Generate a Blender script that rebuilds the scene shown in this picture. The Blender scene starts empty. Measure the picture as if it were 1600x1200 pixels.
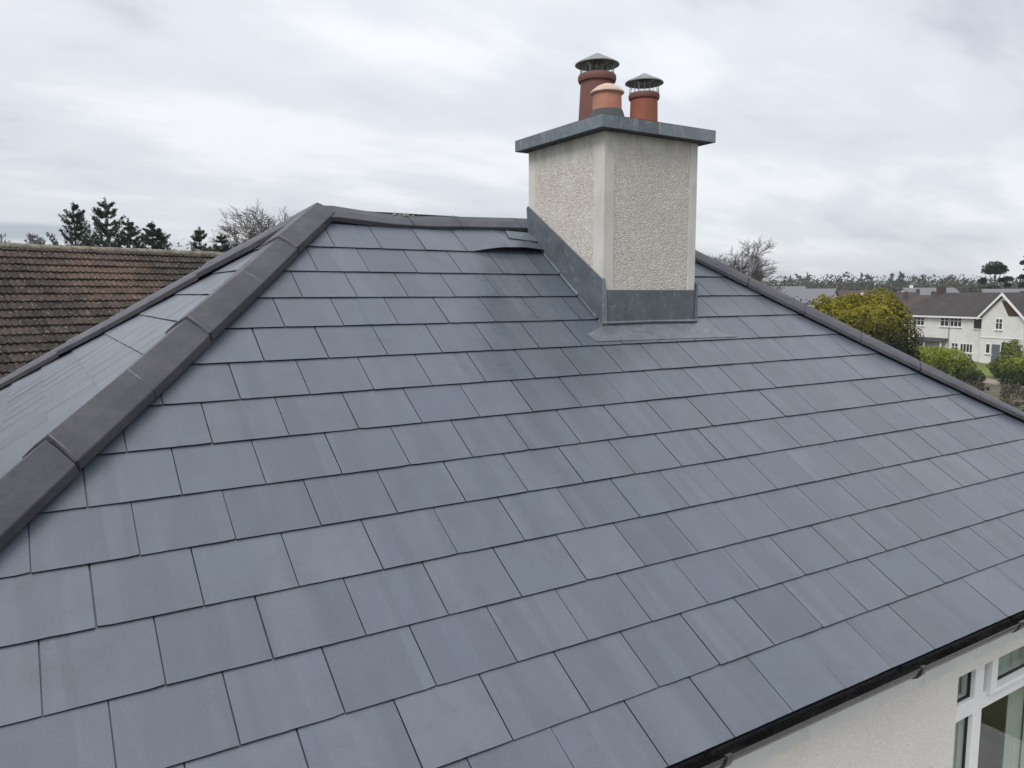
import bpy, math, random
import numpy as np
from mathutils import Vector, Matrix

# ------------------------------------------------------------------ camera, sky, sun, exposure
sc = bpy.context.scene
COL = sc.collection
Z0 = 6.6                                   # height of the eaves above the ground
CAM = np.array([1.2529, -1.6690, 1.4917 + Z0])
CR = np.array([[0.84865818, -0.52893602, -0.0024474],
               [-0.06373557, -0.09766589, -0.99317629],
               [0.52508768, 0.84302317, -0.116597]])       # rows: right, down, forward
FPX = 1195.7
cd = bpy.data.cameras.new('camera'); cam = bpy.data.objects.new('camera', cd); COL.objects.link(cam)
cd.sensor_width = 36.0; cd.lens = FPX / 1600.0 * 36.0; cd.clip_start = 0.05; cd.clip_end = 6000
cam.matrix_world = Matrix([[CR[0][i], -CR[1][i], -CR[2][i], CAM[i]] for i in range(3)] + [[0, 0, 0, 1]])
sc.camera = cam

SUN_EL, SUN_AZ = math.radians(48), math.radians(248)      # azimuth from +Y, clockwise: over the viewer's left shoulder
w = bpy.data.worlds.new('World'); sc.world = w; w.use_nodes = True
nt = w.node_tree; nt.nodes.clear()
def wn(t, **k):
    n = nt.nodes.new(t)
    for a, b in k.items(): setattr(n, a, b)
    return n
def wmath(op, a, b=None):
    n = wn('ShaderNodeMath', operation=op)
    for i, v in enumerate((a, b)):
        if v is None: continue
        if isinstance(v, (int, float)): n.inputs[i].default_value = v
        else: nt.links.new(v, n.inputs[i])
    return n.outputs[0]
def wmix(f, a, b):
    n = wn('ShaderNodeMix', data_type='RGBA')
    for s, v in ((0, f), (6, a), (7, b)):
        if isinstance(v, (int, float)): n.inputs[s].default_value = v
        elif isinstance(v, tuple): n.inputs[s].default_value = v
        else: nt.links.new(v, n.inputs[s])
    return n.outputs[2]
def wramp(v, stops):
    n = wn('ShaderNodeValToRGB'); r = n.color_ramp; r.interpolation = 'EASE'
    while len(r.elements) < len(stops): r.elements.new(0.5)
    for e, (p_, c_) in zip(r.elements, stops): e.position = p_; e.color = (c_, c_, c_, 1)
    nt.links.new(v, n.inputs[0]); return n.outputs[0]
tc = wn('ShaderNodeTexCoord')
sep = wn('ShaderNodeSeparateXYZ'); nt.links.new(tc.outputs['Generated'], sep.inputs[0])
zc = wmath('ADD', wmath('MAXIMUM', sep.outputs[2], 0.0), 0.22)
px_ = wmath('DIVIDE', sep.outputs[0], zc); py_ = wmath('DIVIDE', sep.outputs[1], zc)
cmb = wn('ShaderNodeCombineXYZ'); nt.links.new(px_, cmb.inputs[0]); nt.links.new(py_, cmb.inputs[1])
mp = wn('ShaderNodeMapping'); mp.inputs['Rotation'].default_value = (0, 0, math.radians(-25)); mp.inputs['Scale'].default_value = (0.72, 1.30, 1)
mp.inputs['Location'].default_value = (3.1, 1.7, 0)
nt.links.new(cmb.outputs[0], mp.inputs[0])
n1 = wn('ShaderNodeTexNoise'); n1.inputs['Scale'].default_value = 1.5; n1.inputs['Detail'].default_value = 8; n1.inputs['Roughness'].default_value = 0.54; n1.inputs['Distortion'].default_value = 0.15
nt.links.new(mp.outputs[0], n1.inputs['Vector'])
n2 = wn('ShaderNodeTexNoise'); n2.inputs['Scale'].default_value = 0.42; n2.inputs['Detail'].default_value = 4
nt.links.new(mp.outputs[0], n2.inputs['Vector'])
cl = wmath('ADD', wmath('MULTIPLY', n1.outputs[0], 0.62), wmath('MULTIPLY', n2.outputs[0], 0.38))
clr = wramp(cl, [(0.36, 0.0), (0.49, 0.60), (0.60, 1.0)])
dark = wmix(wramp(sep.outputs[2], [(0.0, 0.0), (0.30, 1.0)]), (0.37, 0.41, 0.47, 1), (0.445, 0.465, 0.52, 1))
cloud = wmix(clr, dark, (0.745, 0.755, 0.78, 1))
# overcast sky grows brighter towards the zenith
lum = wmath('ADD', 0.90, wmath('MULTIPLY', wmath('MAXIMUM', sep.outputs[2], 0.0), 0.55))
lumn = wn('ShaderNodeVectorMath', operation='SCALE'); nt.links.new(cloud, lumn.inputs[0]); nt.links.new(lum, lumn.inputs['Scale'])
sky = wn('ShaderNodeTexSky', sky_type='NISHITA', sun_disc=False, sun_elevation=SUN_EL, sun_rotation=SUN_AZ)
skys = wn('ShaderNodeVectorMath', operation='SCALE'); nt.links.new(sky.outputs[0], skys.inputs[0]); skys.inputs['Scale'].default_value = 0.10
tot = wmix(0.90, skys.outputs[0], lumn.outputs[0])
bg = wn('ShaderNodeBackground'); nt.links.new(tot, bg.inputs[0]); bg.inputs[1].default_value = 1.0
wo = wn('ShaderNodeOutputWorld'); nt.links.new(bg.outputs[0], wo.inputs[0])

sl = bpy.data.lights.new('sun', 'SUN'); sl.energy = 1.5; sl.angle = math.radians(28); sl.color = (1, 0.965, 0.92)
so = bpy.data.objects.new('sun', sl); COL.objects.link(so); so.location = (0, 0, 60)
sd = Vector((math.sin(SUN_AZ) * math.cos(SUN_EL), math.cos(SUN_AZ) * math.cos(SUN_EL), math.sin(SUN_EL)))
so.rotation_euler = sd.to_track_quat('Z', 'Y').to_euler()
sc.view_settings.view_transform = 'Standard'; sc.view_settings.look = 'None'
sc.view_settings.exposure = 0.38; sc.view_settings.gamma = 1.0; sc.view_settings.use_curve_mapping = False
sc.render.engine = 'CYCLES'; sc.cycles.use_denoising = True; sc.cycles.max_bounces = 6; sc.cycles.transparent_max_bounces = 6

# ------------------------------------------------------------------ helpers
rnd = random.Random(7); rng = np.random.default_rng(7)
WO = {}                                    # world origin of each object
class MB:
    def __init__(s): s.v = []; s.f = []
    def add(s, vs, fs):
        b = len(s.v); s.v += [tuple(map(float, v)) for v in vs]; s.f += [tuple(b + i for i in f) for f in fs]; return s
    def box(s, x0, x1, y0, y1, z0, z1):
        return s.add([(x0, y0, z0), (x1, y0, z0), (x1, y1, z0), (x0, y1, z0), (x0, y0, z1), (x1, y0, z1), (x1, y1, z1), (x0, y1, z1)],
                     [(0, 3, 2, 1), (4, 5, 6, 7), (0, 1, 5, 4), (1, 2, 6, 5), (2, 3, 7, 6), (3, 0, 4, 7)])
    def obox(s, o, a, b, c):               # box from a corner along three edge vectors
        o, a, b, c = map(np.array, (o, a, b, c))
        return s.add([o, o + a, o + a + b, o + b, o + c, o + a + c, o + a + b + c, o + b + c],
                     [(0, 3, 2, 1), (4, 5, 6, 7), (0, 1, 5, 4), (1, 2, 6, 5), (2, 3, 7, 6), (3, 0, 4, 7)])
    def prism(s, poly, off):               # a polygon in space, extruded by a vector
        n = len(poly); poly = [np.array(p) for p in poly]; off = np.array(off)
        return s.add(poly + [p + off for p in poly], [tuple(range(n))[::-1], tuple(range(n, 2 * n))] + [(i, (i + 1) % n, n + (i + 1) % n, n + i) for i in range(n)])
    def lathe(s, c, prof, n=28, close=False):
        c = np.array(c); vs = []; fs = []; m = len(prof)
        for r, z in prof:
            for i in range(n):
                a = 2 * math.pi * i / n; vs.append((c[0] + r * math.cos(a), c[1] + r * math.sin(a), c[2] + z))
        for j in range(m - 1):
            for i in range(n): fs.append((j * n + i, j * n + (i + 1) % n, (j + 1) * n + (i + 1) % n, (j + 1) * n + i))
        if close: fs.append(tuple(range(n))[::-1]); fs.append(tuple((m - 1) * n + i for i in range(n)))
        return s.add(vs, fs)
    def tube(s, pts, rads, n=6, cap=True):
        pts = [np.array(p, float) for p in pts]; vs = []; fs = []
        for i, p in enumerate(pts):
            d = pts[min(i + 1, len(pts) - 1)] - pts[max(i - 1, 0)]; d = d / (np.linalg.norm(d) + 1e-9)
            r = np.array((0, 0, 1.)) if abs(d[2]) < .9 else np.array((1., 0, 0))
            a = np.cross(d, r); a /= np.linalg.norm(a); b = np.cross(d, a)
            for k in range(n):
                t = 2 * math.pi * k / n; vs.append(p + rads[i] * (math.cos(t) * a + math.sin(t) * b))
        for i in range(len(pts) - 1):
            for k in range(n): fs.append((i * n + k, i * n + (k + 1) % n, (i + 1) * n + (k + 1) % n, (i + 1) * n + k))
        if cap and n > 2: fs.append(tuple(range(n))[::-1]); fs.append(tuple((len(pts) - 1) * n + k for k in range(n)))
        return s.add(vs, fs)
    def build(s, name, mat, parent=None, origin=None, smooth=False):
        po = WO.get(parent.name, np.zeros(3)) if parent else np.zeros(3)
        o_ = np.array(origin, float) if origin is not None else po
        me = bpy.data.meshes.new(name); v = np.array(s.v) - o_
        me.from_pydata(v.tolist(), [], s.f); me.validate()
        if smooth:
            me.polygons.foreach_set('use_smooth', [True] * len(me.polygons))
            me.set_sharp_from_angle(angle=math.radians(38))
        me.materials.append(mat)
        ob = bpy.data.objects.new(name, me); COL.objects.link(ob); ob.parent = parent; ob.location = o_ - po; WO[ob.name] = o_
        return ob
def empty(name, loc):
    o = bpy.data.objects.new(name, None); COL.objects.link(o); o.location = loc; o.empty_display_size = 0.3; WO[o.name] = np.array(loc, float); return o
def tag(o, label=None, cat=None, group=None, kind=None):
    for k, v in (('label', label), ('category', cat), ('group', group), ('kind', kind)):
        if v: o[k] = v
    return o
def bigmesh(name, V, n, mat, parent=None, origin=None):     # V: (faces, n, 3) loose polygons, built fast
    po = WO.get(parent.name, np.zeros(3)) if parent else np.zeros(3)
    o_ = np.array(origin, float) if origin is not None else po
    V = (V - o_).reshape(-1, 3); F = len(V) // n
    me = bpy.data.meshes.new(name); me.vertices.add(len(V)); me.vertices.foreach_set('co', V.astype(np.float32).ravel())
    me.loops.add(len(V)); me.loops.foreach_set('vertex_index', np.arange(len(V), dtype=np.int32))
    me.polygons.add(F); me.polygons.foreach_set('loop_start', np.arange(0, len(V), n, dtype=np.int32)); me.polygons.foreach_set('loop_total', np.full(F, n, np.int32))
    me.update(calc_edges=True); me.materials.append(mat)
    ob = bpy.data.objects.new(name, me); COL.objects.link(ob); ob.parent = parent; ob.location = o_ - po; WO[ob.name] = o_
    return ob
def project(X):
    c = CR @ (np.array(X, float) - CAM)
    return (c[0] / c[2] * FPX + 800, c[1] / c[2] * FPX + 600, c[2])

# ------------------------------------------------------------------ materials
class Mat:
    def __init__(s, name):
        s.m = bpy.data.materials.new(name); s.m.use_nodes = True; s.t = s.m.node_tree; s.b = s.t.nodes['Principled BSDF']
        s.tc = s.t.nodes.new('ShaderNodeTexCoord'); s.oi = None
    def node(s, t, **k):
        n = s.t.nodes.new(t)
        for a, b in k.items(): setattr(n, a, b)
        return n
    def lk(s, a, b): s.t.links.new(a, b); return s
    def put(s, sock, v):
        if isinstance(v, (int, float)): sock.default_value = v
        elif isinstance(v, tuple): sock.default_value = v if len(v) == 4 or sock.type == 'VECTOR' else (*v, 1)
        else: s.t.links.new(v, sock)
    def vec(s, scale=(1, 1, 1), coord='Object', rot=(0, 0, 0)):
        m = s.node('ShaderNodeMapping'); m.inputs['Scale'].default_value = scale; m.inputs['Rotation'].default_value = rot
        if coord == 'World': g = s.node('ShaderNodeNewGeometry').outputs['Position']
        else: g = s.tc.outputs[coord]
        s.lk(g, m.inputs[0]); return m.outputs[0]
    def noise(s, sc_, det=4, rough=0.55, vec=None, dist=0, out=0):
        n = s.node('ShaderNodeTexNoise'); n.inputs['Scale'].default_value = sc_; n.inputs['Detail'].default_value = det; n.inputs['Roughness'].default_value = rough; n.inputs['Distortion'].default_value = dist
        s.lk(vec if vec is not None else s.tc.outputs['Object'], n.inputs['Vector']); return n.outputs[out]
    def voro(s, sc_, vec=None, out=0, feature='F1'):
        n = s.node('ShaderNodeTexVoronoi', feature=feature); n.inputs['Scale'].default_value = sc_
        s.lk(vec if vec is not None else s.tc.outputs['Object'], n.inputs['Vector']); return n.outputs[out]
    def ramp(s, v, stops, interp='LINEAR'):
        n = s.node('ShaderNodeValToRGB'); r = n.color_ramp; r.interpolation = interp
        while len(r.elements) < len(stops): r.elements.new(0.5)
        for e, (p_, c_) in zip(r.elements, stops):
            e.position = p_; e.color = (c_, c_, c_, 1) if isinstance(c_, (int, float)) else (*c_, 1)
        s.lk(v, n.inputs[0]); return n.outputs[0]
    def mix(s, f, a, b, mode='MIX'):
        n = s.node('ShaderNodeMix', data_type='RGBA', blend_type=mode)
        s.put(n.inputs[0], f); s.put(n.inputs[6], a); s.put(n.inputs[7], b); return n.outputs[2]
    def math(s, op, a, b=0.0, c=None):
        n = s.node('ShaderNodeMath', operation=op); s.put(n.inputs[0], a); s.put(n.inputs[1], b)
        if c is not None: s.put(n.inputs[2], c)
        return n.outputs[0]
    def rand(s):
        if s.oi is None: s.oi = s.node('ShaderNodeObjectInfo')
        return s.oi.outputs['Random']
    def sepz(s, v, i):
        n = s.node('ShaderNodeSeparateXYZ'); s.lk(v, n.inputs[0]); return n.outputs[i]
    def bump(s, h, strength=0.3, dist=0.01):
        n = s.node('ShaderNodeBump'); n.inputs['Strength'].default_value = strength; n.inputs['Distance'].default_value = dist
        s.lk(h, n.inputs['Height']); s.lk(n.outputs[0], s.b.inputs['Normal']); return s
    def fin(s, col, rough=0.8, spec=0.5, metal=0.0):
        s.put(s.b.inputs['Base Color'], col); s.put(s.b.inputs['Roughness'], rough); s.put(s.b.inputs['Specular IOR Level'], spec); s.put(s.b.inputs['Metallic'], metal)
        return s.m

def mat_slate(name, merged=False):
    m = Mat(name); W_ = m.vec(coord='World')
    r = m.rand()
    base = m.ramp(r, [(0.0, (0.066, 0.084, 0.113)), (0.15, (0.088, 0.108, 0.145)), (0.4, (0.096, 0.116, 0.152)), (0.6, (0.092, 0.108, 0.142)), (0.8, (0.086, 0.111, 0.146)), (1.0, (0.114, 0.133, 0.168))])
    big = m.noise(0.9, 3, vec=W_)
    base = m.mix(m.ramp(big, [(0.35, 0.0), (0.65, 1.0)]), base, m.mix(0.5, base, (0.080, 0.106, 0.130)))
    blot = m.noise(7.5, 5, 0.6, vec=W_, dist=0.4)
    base = m.mix(m.ramp(blot, [(0.40, 0.0), (0.72, 0.45)]), base, (0.062, 0.074, 0.098))
    # wash marks and mill bands running down the slope, different on every slate
    ofs = m.node('ShaderNodeCombineXYZ'); m.lk(m.math('MULTIPLY', r, 37.0), ofs.inputs[1]); va = m.node('ShaderNodeVectorMath', operation='ADD'); m.lk(W_, va.inputs[0]); m.lk(ofs.outputs[0], va.inputs[1])
    mpn = m.node('ShaderNodeMapping'); mpn.inputs['Scale'].default_value = (1.0, 0.06, 0.06); m.lk(va.outputs[0], mpn.inputs[0]); VS = mpn.outputs[0]
    st = m.noise(11.0, 3, 0.5, vec=VS)
    base = m.mix(m.ramp(st, [(0.50, 0.0), (0.70, 0.34)]), base, (0.140, 0.157, 0.186))
    st2 = m.noise(5.0, 1, 0.4, vec=VS)
    base = m.mix(m.ramp(st2, [(0.535, 0.0), (0.56, 0.36), (0.66, 0.36), (0.67, 0.0)]), base, (0.058, 0.069, 0.092))
    sm = m.noise(2.6, 6, 0.72, vec=W_, dist=1.2)
    base = m.mix(m.ramp(sm, [(0.56, 0.0), (0.70, 0.40)]), base, (0.055, 0.060, 0.076))
    sp = m.noise(55, 4, 0.75, vec=W_)
    base = m.mix(m.ramp(sp, [(0.66, 0.0), (0.76, 0.5)]), base, (0.20, 0.205, 0.215))
    fine = m.noise(160, 3, 0.6, vec=W_)
    base = m.mix(0.16, base, m.ramp(fine, [(0.3, (0.04, 0.045, 0.055)), (0.7, (0.16, 0.165, 0.18))]))
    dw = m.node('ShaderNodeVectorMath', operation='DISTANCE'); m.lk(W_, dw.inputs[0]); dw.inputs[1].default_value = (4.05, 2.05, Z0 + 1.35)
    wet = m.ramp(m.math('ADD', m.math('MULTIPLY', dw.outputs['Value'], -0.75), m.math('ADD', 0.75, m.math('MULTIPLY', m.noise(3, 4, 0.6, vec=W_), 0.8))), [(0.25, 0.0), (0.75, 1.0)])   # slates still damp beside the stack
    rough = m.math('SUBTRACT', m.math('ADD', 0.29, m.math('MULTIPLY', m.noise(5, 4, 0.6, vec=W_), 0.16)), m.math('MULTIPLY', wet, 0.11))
    wav = m.math('ADD', m.math('MULTIPLY', m.noise(13, 2, vec=W_), 1.0), m.math('MULTIPLY', fine, 0.10))
    m.bump(wav, 0.07, 0.006)
    return m.fin(base, rough, 0.95)
M = {}
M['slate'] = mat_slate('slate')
M['slate_edge'] = Mat('slate_edge_with_shade').fin((0.022, 0.024, 0.030), 0.7, 0.3)
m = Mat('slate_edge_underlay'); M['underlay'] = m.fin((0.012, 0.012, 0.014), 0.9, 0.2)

def mat_hip():
    m = Mat('concrete_hip_tile'); W_ = m.vec(coord='World')
    c = m.ramp(m.rand(), [(0, (0.024, 0.026, 0.038)), (0.5, (0.030, 0.030, 0.042)), (1, (0.036, 0.035, 0.047))])
    c = m.mix(m.ramp(m.noise(6, 6, 0.7, vec=W_, dist=0.6), [(0.42, 0.0), (0.68, 0.75)]), c, (0.072, 0.070, 0.080))
    c = m.mix(m.ramp(m.noise(45, 5, 0.75, vec=W_), [(0.62, 0.0), (0.72, 0.5)]), c, (0.13, 0.125, 0.125))
    c = m.mix(m.ramp(m.noise(22, 4, 0.65, vec=W_), [(0.55, 0.0), (0.75, 0.5)]), c, (0.055, 0.05, 0.058))
    c = m.mix(0.07, c, m.ramp(m.noise(240, 2, vec=W_), [(0.3, (0.03, 0.03, 0.035)), (0.7, (0.2, 0.19, 0.19))]))
    m.bump(m.math('ADD', m.noise(180, 3, vec=W_), m.math('MULTIPLY', m.noise(18, 2, vec=W_), 1.5)), 0.22, 0.004)
    return m.fin(c, m.math('ADD', 0.34, m.math('MULTIPLY', m.noise(9, 3, vec=W_), 0.24)), 0.6)
M['hip'] = mat_hip()
m = Mat('mortar'); M['mortar'] = m.bump(m.noise(120, 4), 0.6, 0.01).fin(m.mix(m.noise(30, 4), (0.16, 0.155, 0.15), (0.30, 0.29, 0.28)), 0.95, 0.2)

def mat_pebble(name, dirty_top=None, tint=1.0):
    m = Mat(name); W_ = m.vec(coord='World')
    wv = m.node('ShaderNodeVectorMath', operation='ADD'); nz = m.noise(60, 2, vec=W_, out=1)
    sc2 = m.node('ShaderNodeVectorMath', operation='SCALE'); m.lk(nz, sc2.inputs[0]); sc2.inputs['Scale'].default_value = 0.006
    m.lk(W_, wv.inputs[0]); m.lk(sc2.outputs[0], wv.inputs[1]); V = wv.outputs[0]
    d = m.voro(104, V); cc = m.voro(104, V, 1)
    h = m.ramp(d, [(0.0, 1.0), (0.55, 0.45), (0.9, 0.0)])
    g = m.sepz(cc, 0)
    stone = m.ramp(g, [(0.0, (0.40, 0.37, 0.335)), (0.10, (0.54, 0.51, 0.47)), (0.35, (0.64, 0.61, 0.565)), (0.7, (0.71, 0.685, 0.64)), (1.0, (0.80, 0.78, 0.745))])
    grout = m.mix(m.noise(30, 4, vec=W_), (0.40, 0.365, 0.32), (0.58, 0.545, 0.495))
    col = m.mix(m.ramp(d, [(0.30, 0.0), (0.62, 1.0)]), stone, grout)
    big = m.noise(4.5, 5, 0.6, vec=W_)
    col = m.mix(m.ramp(big, [(0.40, 0.0), (0.72, 0.35)]), col, m.mix(1.0, col, (0.80, 0.76, 0.70), 'MULTIPLY'))
    pt = m.noise(11, 5, 0.7, vec=W_)
    col = m.mix(m.ramp(pt, [(0.56, 0.0), (0.70, 0.5)]), col, (0.40, 0.375, 0.33))
    run = m.noise(16, 4, 0.6, vec=m.vec((1, 1, 0.10), 'World'))
    col = m.mix(m.ramp(run, [(0.56, 0.0), (0.74, 0.40)]), col, (0.34, 0.325, 0.285))
    if dirty_top is not None:               # smoother, dirty plaster under the cap
        z = m.sepz(W_, 2)
        t = m.math('ADD', m.math('MULTIPLY', m.math('SUBTRACT', z, dirty_top), 6.0), m.math('MULTIPLY', m.math('SUBTRACT', m.noise(9, 4, vec=W_), 0.5), 2.6))
        t = m.ramp(t, [(0.0, 0.0), (0.9, 1.0)])
        pl = m.mix(m.ramp(m.noise(14, 5, 0.65, vec=m.vec((1, 1, 0.35), 'World')), [(0.35, 0.0), (0.7, 1.0)]), (0.60, 0.59, 0.545), (0.38, 0.375, 0.335))
        col = m.mix(t, col, pl)
        h = m.mix(t, h, (0.4, 0.4, 0.4))
    if tint != 1.0: col = m.mix(1.0, col, (tint, tint, tint), 'MULTIPLY')
    m.bump(h, 0.6, 0.006)
    return m.fin(col, 0.92, 0.25)
M['pebble'] = mat_pebble('chimney_pebbledash', dirty_top=2.27 + Z0)
def mat_wallrender():
    m = Mat('wall_render'); W_ = m.vec(coord='World')
    c = m.mix(m.ramp(m.noise(3.0, 5, 0.6, vec=W_), [(0.35, 0.0), (0.7, 1.0)]), (0.72, 0.705, 0.67), (0.65, 0.63, 0.59))
    c = m.mix(m.ramp(m.noise(70, 3, 0.6, vec=W_), [(0.52, 0.0), (0.68, 0.7)]), c, (0.82, 0.81, 0.785))
    c = m.mix(m.ramp(m.voro(62, W_), [(0.0, 0.75), (0.20, 0.0)]), c, (0.42, 0.39, 0.34))
    m.bump(m.math('ADD', m.noise(150, 3, vec=W_), m.math('MULTIPLY', m.voro(110, W_), 0.9)), 0.55, 0.006)
    return m.fin(c, 0.92, 0.25)
M['wall'] = mat_wallrender()
def mat_plaster(name, a, b, stain):
    m = Mat(name); W_ = m.vec(coord='World')
    c = m.mix(m.ramp(m.noise(5, 5, 0.6, vec=W_), [(0.35, 0.0), (0.7, 1.0)]), a, b)
    c = m.mix(m.ramp(m.noise(10, 5, 0.7, vec=m.vec((1, 1, 0.3), 'World')), [(0.52, 0.0), (0.78, 0.6)]), c, stain)
    c = m.mix(m.ramp(m.noise(60, 4, 0.7, vec=W_), [(0.6, 0.0), (0.75, 0.35)]), c, stain)
    m.bump(m.noise(70, 4, 0.6, vec=W_), 0.25, 0.005)
    return m.fin(c, 0.9, 0.3)
M['plaster'] = mat_plaster('smooth_plaster_band', (0.60, 0.585, 0.545), (0.51, 0.495, 0.455), (0.35, 0.34, 0.295))
M['fascia'] = mat_plaster('painted_fascia', (0.66, 0.68, 0.665), (0.58, 0.60, 0.59), (0.44, 0.46, 0.44))
def mat_lead(name, a, b, light):
    m = Mat(name); W_ = m.vec(coord='World')
    c = m.mix(m.ramp(m.noise(7, 5, 0.6, vec=W_, dist=0.6), [(0.35, 0.0), (0.68, 1.0)]), a, b)
    c = m.mix(m.ramp(m.rand(), [(0.0, 0.0), (1.0, 0.65)]), c, (0.075, 0.085, 0.10))
    c = m.mix(m.ramp(m.noise(19, 5, 0.7, vec=W_, dist=0.8), [(0.53, 0.0), (0.74, 0.50)]), c, light)
    c = m.mix(m.ramp(m.noise(3.2, 3, 0.5, vec=W_), [(0.60, 0.0), (0.74, 0.5)]), c, (0.07, 0.08, 0.09))
    m.bump(m.math('ADD', m.noise(14, 3, vec=W_), m.math('MULTIPLY', m.noise(90, 3, vec=W_), 0.25)), 0.35, 0.008)
    return m.fin(c, m.math('ADD', 0.38, m.math('MULTIPLY', m.noise(11, 4, vec=W_), 0.22)), 0.5, 0.25)
M['lead'] = mat_lead('lead', (0.105, 0.128, 0.150), (0.170, 0.198, 0.220), (0.30, 0.335, 0.355))
M['apron'] = mat_lead('apron_lead', (0.165, 0.190, 0.215), (0.225, 0.252, 0.275), (0.34, 0.37, 0.39))
M['cap'] = mat_lead('zinc_cap', (0.155, 0.188, 0.215), (0.225, 0.265, 0.29), (0.38, 0.42, 0.43))
M['weld'] = Mat('solder').fin((0.42, 0.44, 0.44), 0.5, 0.5, 0.3)
def mat_terracotta(name, a, b, soot):
    m = Mat(name); W_ = m.vec(coord='World')
    c = m.mix(m.ramp(m.noise(9, 5, 0.6, vec=W_), [(0.35, 0.0), (0.7, 1.0)]), a, b)
    c = m.mix(m.ramp(m.noise(5, 5, 0.65, vec=m.vec((1, 1, 0.35), 'World')), [(0.5, 0.0), (0.75, 0.55)]), c, soot)
    c = m.mix(m.ramp(m.noise(80, 4, 0.7, vec=W_), [(0.62, 0.0), (0.8, 0.4)]), c, (0.5, 0.42, 0.36))
    m.bump(m.noise(90, 3, vec=W_), 0.2, 0.004)
    return m.fin(c, 0.7, 0.4)
M['terra_dark'] = mat_terracotta('dark_terracotta', (0.185, 0.078, 0.060), (0.14, 0.064, 0.054), (0.085, 0.05, 0.048))
M['terra'] = mat_terracotta('terracotta', (0.40, 0.170, 0.110), (0.46, 0.225, 0.155), (0.24, 0.12, 0.09))
M['terra_c'] = mat_terracotta('red_terracotta', (0.31, 0.105, 0.062), (0.24, 0.080, 0.052), (0.15, 0.06, 0.05))
M['lidclay'] = mat_terracotta('pale_clay_lid', (0.62, 0.46, 0.38), (0.50, 0.36, 0.29), (0.28, 0.25, 0.20))
M['flaunch'] = mat_plaster('cement_flaunching', (0.10, 0.108, 0.105), (0.065, 0.072, 0.07), (0.03, 0.036, 0.03))
m = Mat('cowl_metal'); M['cowl'] = m.bump(m.noise(40, 3), 0.15, 0.004).fin(m.mix(m.ramp(m.noise(14, 4), [(0.35, 0.0), (0.7, 1.0)]), (0.22, 0.24, 0.245), (0.33, 0.35, 0.35)), 0.42, 0.5, 0.55)
M['wire'] = Mat('galvanised_wire').fin((0.22, 0.24, 0.25), 0.45, 0.5, 0.6)
m = Mat('black_gutter_plastic'); M['gutter'] = m.fin(m.mix(m.ramp(m.noise(25, 5, 0.7, vec=m.vec((0.2, 1, 1))), [(0.45, 0.0), (0.75, 0.6)]), (0.014, 0.014, 0.015), (0.075, 0.072, 0.068)), m.math('ADD', 0.16, m.math('MULTIPLY', m.noise(40, 4), 0.24)), 0.7)
M['upvc'] = Mat('white_upvc').fin((0.78, 0.79, 0.80), 0.3, 0.5)
M['rubber_gap_shade'] = Mat('black_gasket_and_gap_shade').fin((0.02, 0.022, 0.024), 0.6, 0.4)
def mat_glass(name, tint=(0.86, 0.90, 0.88)):
    m = Mat(name); t = m.t; out = t.nodes['Material Output']; t.nodes.remove(m.b)
    fr = m.node('ShaderNodeFresnel'); ge = m.node('ShaderNodeNewGeometry'); m.put(fr.inputs[0], m.math('SUBTRACT', 1.5, m.math('MULTIPLY', ge.outputs['Backfacing'], 1.5 - 1 / 1.5)))
    k = m.math('MINIMUM', m.math('ADD', m.math('MULTIPLY', fr.outputs[0], 1.0), 0.0), 1.0)
    tr = m.node('ShaderNodeBsdfTransparent'); tr.inputs[0].default_value = (*tint, 1)
    gl = m.node('ShaderNodeBsdfGlossy'); gl.inputs['Roughness'].default_value = 0.015
    mx = m.node('ShaderNodeMixShader'); m.lk(k, mx.inputs[0]); m.lk(tr.outputs[0], mx.inputs[1]); m.lk(gl.outputs[0], mx.inputs[2]); m.lk(mx.outputs[0], out.inputs[0])
    return m.m
M['glass'] = mat_glass('window_glass')
M['farglass'] = Mat('dark_window_glass').fin((0.035, 0.042, 0.048), 0.08, 0.6)
M['curtain'] = Mat('curtain').fin((0.66, 0.69, 0.65), 0.9, 0.2)
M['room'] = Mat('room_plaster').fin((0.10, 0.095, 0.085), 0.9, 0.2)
m = Mat('houseplant_leaf'); M['plant'] = m.fin(m.mix(m.noise(20, 3), (0.03, 0.045, 0.02), (0.10, 0.085, 0.05)), 0.6, 0.3)

# ------------------------------------------------------------------ ground
def mat_ground():
    m = Mat('garden_ground'); W_ = m.vec(coord='World')
    c = m.mix(m.ramp(m.noise(0.09, 5, 0.6, vec=W_), [(0.42, 0.0), (0.58, 1.0)]), (0.125, 0.100, 0.076), (0.090, 0.090, 0.045))
    c = m.mix(m.ramp(m.noise(0.8, 5, 0.65, vec=W_), [(0.45, 0.0), (0.68, 0.7)]), c, (0.20, 0.175, 0.145))
    c = m.mix(m.ramp(m.noise(2.5, 4, 0.65, vec=W_), [(0.5, 0.0), (0.7, 0.7)]), c, (0.055, 0.055, 0.03))
    m.bump(m.noise(3, 5, vec=W_), 0.6, 0.1)
    return m.fin(c, 0.95, 0.2)
M['ground'] = mat_ground()
def mat_lawn():
    m = Mat('lawn_grass'); W_ = m.vec(coord='World')
    c = m.mix(m.ramp(m.noise(0.5, 5, 0.6, vec=W_), [(0.35, 0.0), (0.65, 1.0)]), (0.135, 0.165, 0.035), (0.19, 0.205, 0.065))
    c = m.mix(m.ramp(m.noise(9, 3, vec=W_), [(0.4, 0.0), (0.7, 0.5)]), c, (0.09, 0.115, 0.03))
    m.bump(m.noise(12, 4, vec=W_), 0.6, 0.05); return m.fin(c, 0.95, 0.15)
M['lawn'] = mat_lawn()
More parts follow.
